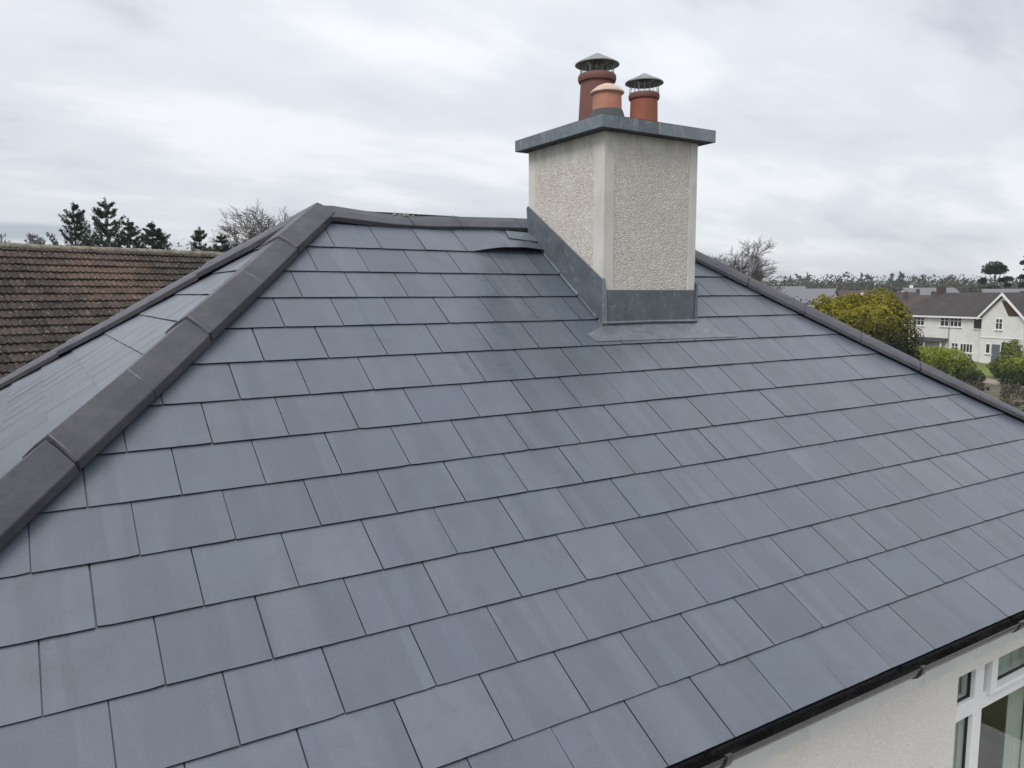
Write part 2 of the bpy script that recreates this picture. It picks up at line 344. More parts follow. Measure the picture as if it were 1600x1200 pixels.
m = Mat('pale_path'); W_ = m.vec(coord='World'); M['path'] = m.fin(m.mix(m.ramp(m.noise(1.3, 5, 0.65, vec=W_), [(0.35, 0.0), (0.65, 1.0)]), (0.36, 0.32, 0.28), (0.20, 0.17, 0.14)), 0.95, 0.2)
g = MB()
S_ = 1500
g.add([(-S_, -S_, 0), (S_, -S_, 0), (S_, S_, 0), (-S_, S_, 0)], [(0, 1, 2, 3)])
tag(g.build('ground', M['ground']), kind='structure')
m = Mat('bounce_slab_concrete'); W_ = m.vec(coord='World'); M['bounce_slab'] = m.fin(m.mix(m.ramp(m.noise(2.0, 5, 0.65, vec=W_), [(0.35, 0.0), (0.65, 1.0)]), (0.46, 0.45, 0.43), (0.34, 0.335, 0.32)), 0.9, 0.3)
g = MB(); g.add([(-2.5, -7, 0.012), (16, -7, 0.012), (16, 0.09, 0.012), (-2.5, 0.09, 0.012)], [(0, 1, 2, 3)]); tag(g.build('added_bounce_slab', M['bounce_slab']), kind='structure')  # unseen pale slab, added to bounce light onto the wall and panes
g = MB(); lw = [(76.0, 38.2), (79.5, 36.2), (86.5, 36.8), (96, 40.0), (97.2, 44.6), (93.8, 48.5), (86, 46.5), (79.2, 42.2)]
g.add([(x, y, 0.004) for x, y in lw], [tuple(range(len(lw)))])
tag(g.build('lawn', M['lawn']), kind='structure')
g = MB(); pw = [(70, 26.2), (72, 25.6), (74.4, 31.0), (75.6, 33.4), (78.4, 36.0), (77.6, 36.9), (74.2, 34.4), (72.8, 31.8)]
g.add([(x, y, 0.008) for x, y in pw], [tuple(range(len(pw)))])
tag(g.build('path', M['path']), kind='structure')

# ------------------------------------------------------------------ the slate-roofed house
W = 0.303; G = 0.24631; P = 0.58817; TP = math.tan(P)
YR = 3.0; ZR = YR * TP; HL = -0.112; KL = 0.963; HR = 8.18; KR = 0.935
XL, XR = HL + KL * YR, HR - KR * YR
YE = 7.4; KLB, KRB = (XL - HL) / (YE - YR), (HR - XR) / (YE - YR); PB = math.atan2(ZR, YE - YR)   # the rear slope is longer and flatter
C1, C2 = 0.05204, 0.0071; LTOT = 14 * G
class Slope:
    def __init__(s, o, a, b, pitch, c1, c2):
        s.o = np.array(o, float); s.a = np.array(a, float); s.b = np.array(b, float); s.p = pitch; s.c1 = c1; s.c2 = c2
        s.up = s.b * math.cos(pitch) + np.array((0, 0, math.sin(pitch))); s.n = np.cross(s.a, s.up)
    def sag(s, d):
        t = d / LTOT; return -(s.c1 * 4 * t * (1 - t) + s.c2 * t * (1 - t) * (1 - 2 * t) * 8)
    def pt(s, x, d, n=0.0): return s.o + s.a * x + s.up * d + s.n * (n + s.sag(d))
ROOT = (4.0, 3.0, 0.0)
house = tag(empty('house', ROOT), 'pebbledashed house with a new blue-grey slate hipped roof and tall chimney', 'house')
front = Slope((0, 0, Z0), (1, 0, 0), (0, 1, 0), P, C1, C2)
PLf = math.atan2(ZR, XL - HL); PRt = math.atan2(ZR, HR - XR)
left = Slope((HL, YE, Z0), (0, -1, 0), (1, 0, 0), PLf, .012, 0)
right = Slope((HR, 0, Z0), (0, 1, 0), (-1, 0, 0), PRt, C1, C2)
back = Slope((HR, YE, Z0), (-1, 0, 0), (0, -1, 0), PB, .012, 0)
# limits of each slope in (x, d): functions giving lower and upper x at distance d up the slope
def lim_front(d): y = d * math.cos(P); return HL + KL * y, HR - KR * y
def lim_left(d): r = d * math.cos(PLf); return r / KLB, YE - r / KL
def lim_right(d): r = d * math.cos(PRt); return r / KR, YE - r / KRB
def lim_back(d): y = d * math.cos(PB); return KRB * y, HR - (HL + KLB * y)
SL = [(front, lim_front, YR / math.cos(P)), (left, lim_left, (XL - HL) / math.cos(PLf)), (right, lim_right, (HR - XR) / math.cos(PRt)), (back, lim_back, (YE - YR) / math.cos(PB))]
g = MB()
for s_, lim, dm in SL:
    vs = []; fs = []; NR, NC = 14, 10
    for i in range(NR + 1):
        d = dm * i / NR; x0, x1 = lim(d)
        for j in range(NC + 1): vs.append(s_.pt(x0 + (x1 - x0) * j / NC, d, -0.034))
    for i in range(NR):
        for j in range(NC): a = i * (NC + 1) + j; fs.append((a, a + 1, a + NC + 2, a + NC + 1))
    g.add(vs, fs)
roof = g.build('roof', M['underlay'], house)

COURSES = {1: (3.1982, 0.527, 0.9517), 2: (2.9518, 0.219, 0.9784), 3: (2.7107, 0.215, 0.9785), 4: (2.4673, 0.154, 0.9851), 5: (2.2187, 0.058, 0.9959), 6: (1.9725, 0.07, 0.9919),
           7: (1.7254, 0.022, 0.9961), 8: (1.476, 0.054, 0.991), 9: (1.2314, -0.087, 1.0082), 10: (0.9833, -0.065, 1.0067), 11: (0.7361, -0.044, 1.0055), 12: (0.493, -0.024, 1.0036),
           13: (0.2478, 0.028, 0.998), 14: (0.0, -0.031, 1.0017)}
def clip(poly, f):                          # keep points where f >= 0
    out = []
    for i in range(len(poly)):
        a, b = poly[i], poly[(i + 1) % len(poly)]; fa, fb = f(a), f(b)
        if fa >= 0: out.append(a)
        if (fa >= 0) != (fb >= 0):
            t = fa / (fa - fb); out.append((a[0] + t * (b[0] - a[0]), a[1] + t * (b[1] - a[1])))
    return out
TH = 0.0056; SLEN = 0.50
def slate(s_, lim, dm, x0, x1, d0, gap, lift=None, tail_n=9):
    xa, xb = x0 + gap / 2, x1 - gap / 2
    tail = []
    chipL, chipR = rnd.random() < .22, rnd.random() < .22
    for i in range(tail_n):
        t = i / (tail_n - 1); e = rnd.uniform(-.0007, .0007)
        if (i == 0 and chipL) or (i == tail_n - 1 and chipR): e += rnd.uniform(.001, .004)
        tail.append((xa + (xb - xa) * t, d0 + e))
    j = lambda: rnd.uniform(-.0008, .0008)
    poly = tail + [(xb + j(), d0 + SLEN * .5), (xb + j(), d0 + SLEN), (xa + j(), d0 + SLEN), (xa + j(), d0 + SLEN * .5)]
    poly = clip(poly, lambda q: q[0] - lim(q[1])[0]); 
    if len(poly) < 3: return None
    poly = clip(poly, lambda q: lim(q[1])[1] - q[0])
    if len(poly) < 3: return None
    poly = clip(poly, lambda q: dm - 0.01 - q[1])
    if len(poly) < 3: return None
    ar = 0.5 * abs(sum(poly[i][0] * poly[(i + 1) % len(poly)][1] - poly[(i + 1) % len(poly)][0] * poly[i][1] for i in range(len(poly))))
    if ar < 0.002: return None
    tl, ti = rnd.uniform(-.0004, .0010), rnd.uniform(-.0010, .0010)
    cx = (x0 + x1) / 2
    def nn(q):
        t = (q[1] - d0) / G
        n = -0.0078 * t + tl * max(0, 1 - t) + ti * (q[0] - cx) / 0.15 * max(0.0, 1 - 0.5 * t)
        if lift: n += lift(q[0], q[1])
        return n
    top = [s_.pt(q[0], q[1], nn(q)) for q in poly]; bot = [s_.pt(q[0], q[1], nn(q) - TH) for q in poly]
    n = len(poly)
    vs = top + bot
    fs = [tuple(range(n)), tuple(range(n, 2 * n))[::-1]] + [(i, n + i, n + (i + 1) % n, (i + 1) % n) for i in range(n)]
    # visible face of the slate, for ranking by its size in view
    vis = [q for q in poly if q[1] <= d0 + G * 1.02] or poly
    return vs, fs, [s_.pt(q[0], q[1]) for q in vis], s_.pt(cx, d0 + G / 2)
CHX0, CHX1, CHY0, CHY1 = 4.215, 4.990, 2.035, 2.865
def lift_top(x, d):                         # the top course is kicked up beside the chimney
    t = (x - 3.68) / (4.32 - 3.68)
    if t <= 0 or t >= 1: return 0.0
    return 0.042 * math.sin(math.pi * t) ** 0.8 * max(0.0, min(1.0, (3.56 - d) / 0.34))
found = []
for si, (s_, lim, dm) in enumerate(SL):
    fp = math.sin(P) / math.sin(s_.p)
    for k in range(14, 0 if si < 3 else -6, -1):
        sd_, ka, kb = COURSES.get(k, (0, 0, 1)); d0 = sd_ * fp if si < 3 else (14 - k) * G
        if d0 > dm - 0.04: continue
        off = 0.0 if k % 2 else 0.5
        if si == 0: us = [(ka + kb * (i + off)) * W for i in range(-3, 32)]
        else: us = [(i + off + 0.17 * si) * (W + .002) for i in range(-2, 32)]
        for i in range(len(us) - 1):
            jx = rnd.uniform(-.0022, .0022)
            r = slate(s_, lim, dm, us[i] + (0 if si else jx * .5), us[i + 1], d0, rnd.uniform(0.0034, 0.0054), lift_top if (si == 0 and k == 1) else None)
            if r is None: continue
            vs, fs, vis, cen = r
            if si == 0 and CHX0 + .06 < min(v[0] for v in vis) and max(v[0] for v in vis) < CHX1 - .06 and min(v[1] for v in vis) > CHY0 + .04: continue
            area = 0.0
            if (CAM - cen) @ s_.n > 0:
                pp = [project(v) for v in vis]
                if all(q[2] > .1 for q in pp):
                    xs = [min(max(q[0], 0), 1600) for q in pp]; ys = [min(max(q[1], 0), 1200) for q in pp]
                    area = 0.5 * abs(sum(xs[a] * ys[(a + 1) % len(pp)] - xs[(a + 1) % len(pp)] * ys[a] for a in range(len(pp))))
            found.append((area, vs, fs, cen))
found.sort(key=lambda t: -t[0])
def dark_edges(ob):                         # dark cut edges, with the shadow line at each tail put into the colour
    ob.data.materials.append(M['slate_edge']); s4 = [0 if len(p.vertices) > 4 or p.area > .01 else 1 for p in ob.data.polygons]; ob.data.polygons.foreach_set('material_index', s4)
rest = MB()
for i, (area, vs, fs, cen) in enumerate(found):
    if i < 300 and area > 12:
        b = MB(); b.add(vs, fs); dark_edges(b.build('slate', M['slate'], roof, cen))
    else: rest.add(vs, fs)
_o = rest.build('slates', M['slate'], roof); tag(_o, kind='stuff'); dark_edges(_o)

# hip and ridge tiles: an angled tile with a turned-down lip on both edges
def angle_tile(A0, A1, H0, H1, sA, sB, wing, lip, name='hip_tile', raise0=0.0, mat='hip'):
    # A = arris, H = line where the two slopes meet; sA, sB = the slopes under the two wings
    h = (H1 - H0) / np.linalg.norm(H1 - H0)
    prof0 = []; prof1 = []
    def wv(s_):
        wd = np.cross(s_.n, h); wd /= np.linalg.norm(wd)
        if wd[2] > 0: wd = -wd
        return wd
    def prof(A, H, rz):
        A = A + np.array((0, 0, rz)); pts = []; inn = []
        wa, wb = wv(sA), wv(sB); th = 0.014
        ea, eb = H + wa * wing + sA.n * (lip + rz), H + wb * wing + sB.n * (lip + rz)
        la, lb = H + wa * (wing + .012) + sA.n * (0.004 + rz), H + wb * (wing + .012) + sB.n * (0.004 + rz)
        mida = A * .5 + ea * .5 + sA.n * .0035; midb = A * .5 + eb * .5 + sB.n * .0035
        bl = A * .97 + ea * .03; br = A * .97 + eb * .03; tp = A - np.array((0, 0, .0015))
        outer = [la, ea, mida, bl, tp, br, midb, eb, lb]
        cen = H + np.array((0, 0, -.05))
        inner = [lb + (cen - lb) * .09, eb + (cen - eb) * .14, A - np.array((0, 0, .03)), ea + (cen - ea) * .14, la + (cen - la) * .09]
        return outer + inner
    a, b = prof(A0, H0, 0.0), prof(A1, H1, raise0); n = len(a)
    mb = MB(); mb.add(a + b, [tuple(range(n)), tuple(range(n, 2 * n))[::-1]] + [(i, n + i, n + (i + 1) % n, (i + 1) % n) for i in range(n)])
    ob = mb.build(name, M[mat], roof, (A0 + A1) / 2)
    bv = ob.modifiers.new('soft_edge', 'BEVEL'); bv.width = 0.003; bv.segments = 1; bv.limit_method = 'ANGLE'; bv.angle_limit = math.radians(35)
    return ob
def lp(y): return 0.040 + 0.018 * max(0.0, (y - 2.4) / .6)
def hip_run(fx, ys, sA, sB, gaps, wing=0.104, lip=0.045, lo=None):
    # fx: y -> (x, slope height); ys from the top down
    lo = lo or lp
    for i in range(len(ys) - 1):
        y0, y1 = ys[i], ys[i + 1]
        gp = gaps[i % len(gaps)]
        def pts(y):
            x, z = fx(y); sag = sA.sag(min(abs(z / math.sin(sA.p)), LTOT))
            return np.array((x, y, Z0 + z + lo(min(y, 2 * YR - y)))), np.array((x, y, Z0 + z + sag * .9))
        yy1 = y1 + gp * (1 if y0 > y1 else -1) * .5
        (a0, h0), (a1, h1) = pts(y0), pts(yy1)
        dz = rnd.uniform(-.002, .003)
        angle_tile(a0 + (0, 0, dz), a1 + (0, 0, dz), h0, h1, sA, sB, wing, lip, raise0=0.011 if gp > .006 else 0.001)
fl = lambda y: (HL + KL * y, y * TP)
hip_run(fl, [2.985, 2.63, 2.36, 2.02, 1.735, 1.43, 1.13, 0.84, 0.55, 0.27, -0.02], front, left, [0.008, 0.002, 0.009, 0.002, 0.012, 0.003])
fr = lambda y: (HR - KR * y, y * TP)
hip_run(fr, [2.985, 2.70, 2.40, 2.10, 1.81, 1.51, 1.22, 0.92, 0.62, 0.31, -0.02], right, front, [0.003, 0.006, 0.003], wing=0.100, lip=0.028, lo=lambda y: -0.030 + 0.035 * max(0.0, y - 0.9))
fbl = lambda y: (HL + KLB * (YE - y), (YE - y) * math.tan(PB))
hip_run(fbl, [3.015, 3.39, 3.79, 4.18, 4.60, 5.00, 5.41, 5.82, 6.22, 6.62, 7.02, 7.42], left, back, [0.003, 0.008, 0.004], wing=0.100, lip=0.034, lo=lambda y: 0.058)
fbr = lambda y: (HR - KRB * (YE - y), (YE - y) * math.tan(PB))
hip_run(fbr, [3.015, 3.45, 3.9, 4.35, 4.8, 5.25, 5.7, 6.15, 6.6, 7.0, 7.42], back, right, [0.004], lo=lambda y: 0.04)
RX = [2.66, 2.73, 2.86, 3.03, 3.20, 3.42, 3.66, 3.88, 4.28, 5.5]; RZ = [2.030, 2.034, 2.038, 2.022, 2.007, 2.002, 2.013, 2.020, 2.031, 2.035]
rj = [2.735, 2.93, 3.14, 3.352, 3.70, 4.17, 4.60, 5.0, 5.38]; solid = [0, 0, 1, 1, 1, 1, 1, 1]
def ridge_pts(x): z = float(np.interp(x, RX, RZ)); return np.array((x, YR, Z0 + z)), np.array((x, YR, Z0 + ZR - 0.012 + (z - 2.02) * .8))
# the first tile, bent over the sag, is one piece made of three lengths
def ridge_tile(xs):
    mb = MB(); rings = []
    for i, x in enumerate(xs):
        A, H = ridge_pts(x)
        wa = -front.up; wb = -back.up; wing, lip = 0.138, 0.036
        ea, eb = H + wa * wing + front.n * lip, H + wb * wing + back.n * lip
        la, lb = H + wa * (wing + .008) + front.n * .006, H + wb * (wing + .008) + back.n * .006
        cen = H + np.array((0, 0, -.05))
        rings.append([la, ea, A * .5 + ea * .5 + front.n * .004, A * .97 + ea * .03, A - (0, 0, .002), A * .97 + eb * .03, A * .5 + eb * .5 + back.n * .004, eb, lb,
                      lb + (cen - lb) * .09, eb + (cen - eb) * .14, A - np.array((0, 0, .03)), ea + (cen - ea) * .14, la + (cen - la) * .09])
    n = len(rings[0]); vs = [v for r in rings for v in r]; m_ = len(rings)
    fs = [tuple(range(n))[::-1], tuple((m_ - 1) * n + i for i in range(n))]
    for q in range(m_ - 1): fs += [(q * n + i, q * n + (i + 1) % n, (q + 1) * n + (i + 1) % n, (q + 1) * n + i) for i in range(n)]
    mb.add(vs, fs); o = mb.build('ridge_tile', M['hip'], roof, np.mean(vs, 0))
    bv = o.modifiers.new('soft_edge', 'BEVEL'); bv.width = 0.003; bv.segments = 1; bv.limit_method = 'ANGLE'; bv.angle_limit = math.radians(35)
for xs in ([2.74, 2.86, 2.98, 3.10, 3.22, 3.349], [3.355, 3.45, 3.57, 3.698], [3.702, 3.86, 4.02, 4.168], [4.172, 4.35, 4.5], [4.505, 4.8, 4.97], [4.975, 5.2, 5.41]): ridge_tile(xs)
# crumbs of mortar left on the ridge
for x, r in ((3.27, .012), (3.31, .009), (3.338, .013), (3.352, .010), (3.362, .014), (3.40, .008), (3.70, .008)):
    A, _ = ridge_pts(x); mb = MB()
    mb.lathe(A + (0, rnd.uniform(-.01, .01), -.004), [(r * .3, r * 1.3), (r * .8, r), (r * 1.2, r * .3), (r * 1.2, -.004)], 7); mb.build('mortar_crumb', M['mortar'], roof, A, True)
# near-black strip under the front edge of the ridge where it rides clear of the slates
mb = MB(); mb.obox(ridge_pts(2.83)[1] + (0, -.112, -.098), (1.35, 0, 0), (0, .10, .062), (0, -.004, .020)); mb.build('ridge_gap_strip', M['underlay'], roof)

# ---- chimney
ch_bands = .085
mb = MB(); mb.box(CHX0 + .004, CHX1 - .004, CHY0 + .004, CHY1 - .004, Z0 + .7, Z0 + 2.462)
chim = mb.build('chimney', M['pebble'], house, (CHX0, CHY0, Z0 + .7))
def post(x0, x1, y0, y1):
    mb = MB(); mb.box(x0, x1, y0, y1, Z0 + .71, Z0 + 2.4605); o = mb.build('corner_band', M['plaster'], chim)
    bv = o.modifiers.new('soft_edge', 'BEVEL'); bv.width = 0.004; bv.segments = 2
b_ = .082
post(CHX0, CHX0 + b_, CHY0, CHY0 + b_ + .02); post(CHX1 - .066, CHX1, CHY0, CHY0 + b_); post(CHX0, CHX0 + b_, CHY1 - .085, CHY1); post(CHX1 - .07, CHX1, CHY1 - b_, CHY1)
# cap: a slab clad in folded metal panels
CX0, CX1, CY0, CY1, CZ0, CZ1 = 4.135, 5.068, 1.957, 2.912, Z0 + 2.461, Z0 + 2.535
mb = MB(); mb.box(CX0 + .006, CX1 - .006, CY0 + .006, CY1 - .006, CZ0 + .004, CZ1 - .003); cap = mb.build('chimney_cap', M['flaunch'], chim)
def panel(xs, ys, zt=CZ1):
    mb = MB(); mb.box(xs[0], xs[1], ys[0], ys[1], CZ0, zt); o = mb.build('cap_panel', M['cap'], chim, ((xs[0] + xs[1]) / 2, (ys[0] + ys[1]) / 2, CZ0))
    bv = o.modifiers.new('soft_edge', 'BEVEL'); bv.width = 0.002; bv.segments = 1
xe = [CX0, 4.26, 4.42, 4.575, CX1]; fo = [0, .0006, 0, .0008]
for i in range(4): panel((xe[i] + .0006, xe[i + 1] - .0006), (CY0 - fo[i], CY0 + .0055))
ye = [CY0 + .006, 2.28, 2.60, CY1 - .0]; fo = [.0004, 0, .0007]
for i in range(3): panel((CX0 - fo[i], CX0 + .0055), (ye[i] + .0006, ye[i + 1] - .0006))
panel((CX1 - .0055, CX1), (CY0 + .006, CY1)); panel((CX0 + .006, CX1 - .006), (CY1 - .0055, CY1))
mb = MB()
for (x, y) in ((4.577, CY0 - .002), (4.578, CY0 - .003)):
    for q in range(5): mb.lathe((x + rnd.uniform(-.004, .004), y, CZ0 + .010 + q * .013), [(.001, .004), (.004, .0015), (.0045, -.002), (.001, -.005)], 6)
for q in range(4): mb.lathe((CX0 - .002, 2.55 + rnd.uniform(-.006, .006), CZ0 + .012 + q * .015), [(.001, .004), (.004, .0015), (.0045, -.002), (.001, -.005)], 6)
mb.build('solder_spots', M['weld'], chim)
mb = MB(); mb.add([(CX0, CY0, CZ1 + .001), (CX1, CY0, CZ1 + .001), (CX1, CY1, CZ1 + .001), (CX0, CY1, CZ1 + .001), (4.35, 2.2, CZ1 + .035), (4.85, 2.2, CZ1 + .035), (4.85, 2.7, CZ1 + .035), (4.35, 2.7, CZ1 + .035)],
                  [(4, 5, 6, 7), (0, 1, 5, 4), (1, 2, 6, 5), (2, 3, 7, 6), (3, 0, 4, 7)]); mb.build('flaunching', M['flaunch'], chim)
# lead flashing: stepped side sheet, front apron with upstand, and the sheet on the far side
fs_ = lambda k: (14 - k) * G
def lead(name, poly, off, mat='lead'):
    mb = MB(); mb.prism(poly, off); o = mb.build(name, M[mat], chim, np.mean(poly, 0))
    bv = o.modifiers.new('soft_edge', 'BEVEL'); bv.width = 0.0018; bv.segments = 1; return o
x_ = CHX0 - .003
def side_poly(x): return [(x, CHY0 - .012, Z0 + 1.308), (x, CHY1 - .01, Z0 + 1.885), (x, CHY1 + .014, Z0 + 2.085), (x, CHY1 - .004, Z0 + 2.098), (x, CHY0 - .012, Z0 + 1.578)]
lead('side_flashing', side_poly(x_), (-.006, 0, 0))
xr = CHX1 + .010
lead('side_flashing', [(xr, CHY0 - .006, Z0 + 1.30), (xr, CHY1, Z0 + 1.88), (xr, CHY1, Z0 + 2.05), (xr, CHY0 - .006, Z0 + 1.56)], (.006, 0, 0))
lead('corner_fold', [(x_ - .009, CHY0 - .014, Z0 + 1.30), (x_ + .030, CHY0 - .017, Z0 + 1.295), (x_ + .022, CHY0 - .017, Z0 + 1.50), (x_ + .010, CHY0 - .016, Z0 + 1.585), (x_ - .009, CHY0 - .014, Z0 + 1.588)], (0, .004, 0), 'cap')
lead('corner_fold', [(CHX1 - .012, CHY0 - .016, Z0 + 1.29), (CHX1 + .022, CHY0 - .014, Z0 + 1.30), (CHX1 + .018, CHY0 - .014, Z0 + 1.565), (CHX1 + .002, CHY0 - .015, Z0 + 1.56)], (0, .004, 0))
lead('apron_upstand', [(CHX0 + .012, CHY0 - .008, Z0 + 1.30), (CHX1 + .006, CHY0 - .008, Z0 + 1.30), (CHX1 + .006, CHY0 - .008, Z0 + 1.516), (CHX0 + .012, CHY0 - .008, Z0 + 1.516)], (0, .006, 0))
ap = [(4.036, fs_(4.56)), (4.062, fs_(4.83)), (4.075, fs_(4.865)), (4.55, fs_(4.90)), (5.12, fs_(4.925)), (5.245, fs_(4.935)), (5.12, fs_(4.60)), (5.012, fs_(4.27)), (5.0, fs_(4.05)), (4.2, fs_(4.05)), (4.19, fs_(4.28))]
lead('apron', [front.pt(a, d, .0015 - .0076 * (d - 2.2187) / G) for a, d in ap], front.n * .0030, 'apron')
# the bead of solder along the fold of the apron
mb = MB(); mb.tube([front.pt(4.20, fs_(4.22), .012), front.pt(4.6, fs_(4.20), .013), front.pt(5.0, fs_(4.22), .012)], [.010, .008, .010], 6); mb.build('apron_fold', M['cap'], chim, smooth=True)
# soaker edge along the slope beside the stack, one strip per course
for k in range(1, 5):
    d0 = COURSES[k][0]; d1 = d0 + G - .004
    if k == 1: d1 = 3.40
    pl = [front.pt(CHX0 - .022, d0 + .006, .004), front.pt(CHX0 + .002, d0 + .004, .012), front.pt(CHX0 + .002, d1, .006), front.pt(CHX0 - .016, d1, .000)]
    lead('soaker', pl, front.n * .003, 'cap')
pl = [front.pt(3.99, 3.33, .026), front.pt(4.21, 3.30, .024), front.pt(4.215, 3.43, .012), front.pt(4.02, 3.44, .014)]
lead('soaker', pl, front.n * .003)

# ---- chimney pots
def cowl(pot, c, rim_z, top_z, r, brim_z):
    mb = MB(); prof = [(.004, top_z), (.014, top_z - .003), (r * .55, brim_z + (top_z - brim_z) * .50), (r * .9, brim_z + .012), (r, brim_z + .002), (r, brim_z - .003), (r * .95, brim_z - .002), (r * .55, brim_z + (top_z - brim_z) * .40), (.012, top_z - .014)]
    mb.lathe((c[0], c[1], Z0), prof, 36); mb.build('cowl_lid', M['cowl'], pot, smooth=True)
    mb = MB(); ri = r * .52
    mb.lathe((c[0], c[1], Z0), [(ri, brim_z + .016), (ri * .8, brim_z + .004), (ri * .35, brim_z - .002), (.004, brim_z - .003)], 28); mb.build('cowl_baffle', M['cowl'], pot, smooth=True)
    mb = MB(); rr = r * .76; n = 18; z0, z1 = rim_z - .02, brim_z + .006; h = z1 - z0
    for i in range(n):
        a0, a1 = 2 * math.pi * i / n, 2 * math.pi * (i + 1) / n; am = (a0 + a1) / 2
        q = lambda a, z, rr_=rr: (c[0] + rr_ * math.cos(a), c[1] + rr_ * math.sin(a), Z0 + z)
        zz = rnd.uniform(-.004, .004)
        mb.tube([q(a0, z0 + h * .1), q(am, z0 + h * .38 + zz)], [.0013] * 2, 4); mb.tube([q(a1, z0 + h * .1), q(am, z0 + h * .38 + zz)], [.0013] * 2, 4)
        mb.tube([q(am, z0 + h * .38 + zz), q(am, z0 + h * .62)], [.0013] * 2, 4)
        mb.tube([q(am, z0 + h * .62), q(a0, z1)], [.0013] * 2, 4); mb.tube([q(am, z0 + h * .62), q(a1, z1)], [.0013] * 2, 4)
    for i in range(4):
        a = 2 * math.pi * (i + .3) / 4; mb.tube([q(a, z0), q(a, z1, rr * 1.08)], [.0024] * 2, 5)
    mb.build('cowl_mesh', M['wire'], pot)
def chimney_pot(c, rb, rt, rim_r, rim_z0, rim_z1, mat, collar):
    mb = MB(); z0 = 2.537
    mb.lathe((c[0], c[1], Z0), [(rb, z0), (rb, z0 + .05), (rt, rim_z0 - .02), (rt, rim_z0)], 40)
    pot = mb.build('chimney_pot', M[mat], house, (c[0], c[1], Z0 + z0), True)
    mb = MB(); mb.lathe((c[0], c[1], Z0), [(rt, rim_z0 - .004), (rim_r * .96, rim_z0), (rim_r, rim_z0 + (rim_z1 - rim_z0) * .35), (rim_r, rim_z0 + (rim_z1 - rim_z0) * .75), (rim_r * .95, rim_z1), (rt * .82, rim_z1 + .001), (rt * .78, rim_z0), (rt * .78, rim_z0 - .12)], 40)
    mb.build('rim', M[mat if mat != 'terra_c' else 'terra_dark'], pot, smooth=True)
    mb = MB(); mb.lathe((c[0], c[1], Z0), [(rb + .040, z0 - .001), (rb + .020, z0 + collar * .45), (rb + .010, z0 + collar * .85), (rb + .004, z0 + collar), (rb - .002, z0 + collar)], 28); mb.build('cement_collar', M['flaunch'], pot, smooth=True)
    return pot
a = chimney_pot((4.597, 2.60), .128, .112, .130, 2.915, 2.962, 'terra_dark', .115); cowl(a, (4.597, 2.60), 2.962, 3.107, .150, 3.030)
a = chimney_pot((4.405, 2.25), .094, .090, .096, 2.735, 2.752, 'terra', .100)
mb = MB(); mb.lathe((4.405, 2.25, Z0), [(.002, 2.802), (.030, 2.799), (.062, 2.786), (.090, 2.766), (.106, 2.750), (.107, 2.744), (.100, 2.738), (.088, 2.738)], 40); mb.build('clay_lid', M['lidclay'], a, smooth=True)
a = chimney_pot((4.798, 2.35), .094, .090, .103, 2.775, 2.812, 'terra_c', .03); cowl(a, (4.798, 2.35), 2.812, 2.945, .127, 2.882)

# ---- walls, eaves and window
WY = 0.10
WX0, WX1, WZ0, WZ1 = 4.80, 6.10, Z0 - 1.75, Z0 - 0.285           # window opening
mb = MB()
xa, xb = 0.05, 8.02; t_ = .25
mb.box(xa, WX0, WY, WY + t_, 0, Z0 - .02); mb.box(WX1, xb, WY, WY + t_, 0, Z0 - .02); mb.box(WX0, WX1, WY, WY + t_, 0, WZ0); mb.box(WX0, WX1, WY, WY + t_, WZ1, Z0 - .02)
mb.build('wall', M['wall'], house)
for nm, bx in (('wall', (xa, xa + t_, WY + t_, YE - .1 - t_)), ('wall', (xb - t_, xb, WY + t_, YE - .1 - t_)), ('wall', (xa, xb, YE - .1 - t_, YE - .1))):
    mb = MB(); mb.box(bx[0], bx[1], bx[2], bx[3], 0, Z0 - .02); mb.build(nm, M['wall'], house)
mb = MB(); mb.box(-.03, 8.10, .072, .0995, Z0 - .205, Z0 - .03); o = mb.build('fascia_board', M['fascia'], house)
mb = MB(); mb.box(-.03, .0495, .0997, YE - .02, Z0 - .205, Z0 - .03); mb.build('fascia_board', M['fascia'], house)
mb = MB(); mb.box(8.0205, 8.10, .0997, YE - .02, Z0 - .205, Z0 - .03); mb.build('fascia_board', M['fascia'], house)
mb = MB(); mb.box(xa, xb, YE - .0995, YE - .02, Z0 - .205, Z0 - .03); mb.build('fascia_board', M['fascia'], house)
def gutter(p0, p1, out):                   # half-round trough between two points; out = horizontal direction away from the wall
    p0, p1, out = map(lambda v: np.array(v, float), (p0, p1, out)); r0, r1 = .056, .052; n = 12
    ring = lambda p: [p + out * r0 * math.cos(math.pi * i / n) + np.array((0, 0, -r0 * math.sin(math.pi * i / n))) for i in range(n + 1)] + [p + out * (r0 + .004) * -1, ] [:0] + \
                     [p + out * r1 * math.cos(math.pi * i / n) + np.array((0, 0, -r1 * math.sin(math.pi * i / n))) for i in range(n, -1, -1)]
    a, b = ring(p0), ring(p1); m_ = len(a)
    mb = MB(); mb.add(a + b, [tuple(range(m_))[::-1], tuple(range(m_, 2 * m_))] + [(i, (i + 1) % m_, m_ + (i + 1) % m_, m_ + i) for i in range(m_)])
    gt = mb.build('gutter', M['gutter'], house, p0, True)
    mb = MB(); mb.tube([p0 + out * (r0 + .001), p1 + out * (r0 + .001)], [.0030, .0030], 7); mb.build('gutter_lip', M['gutter'], gt, smooth=True)
    return gt
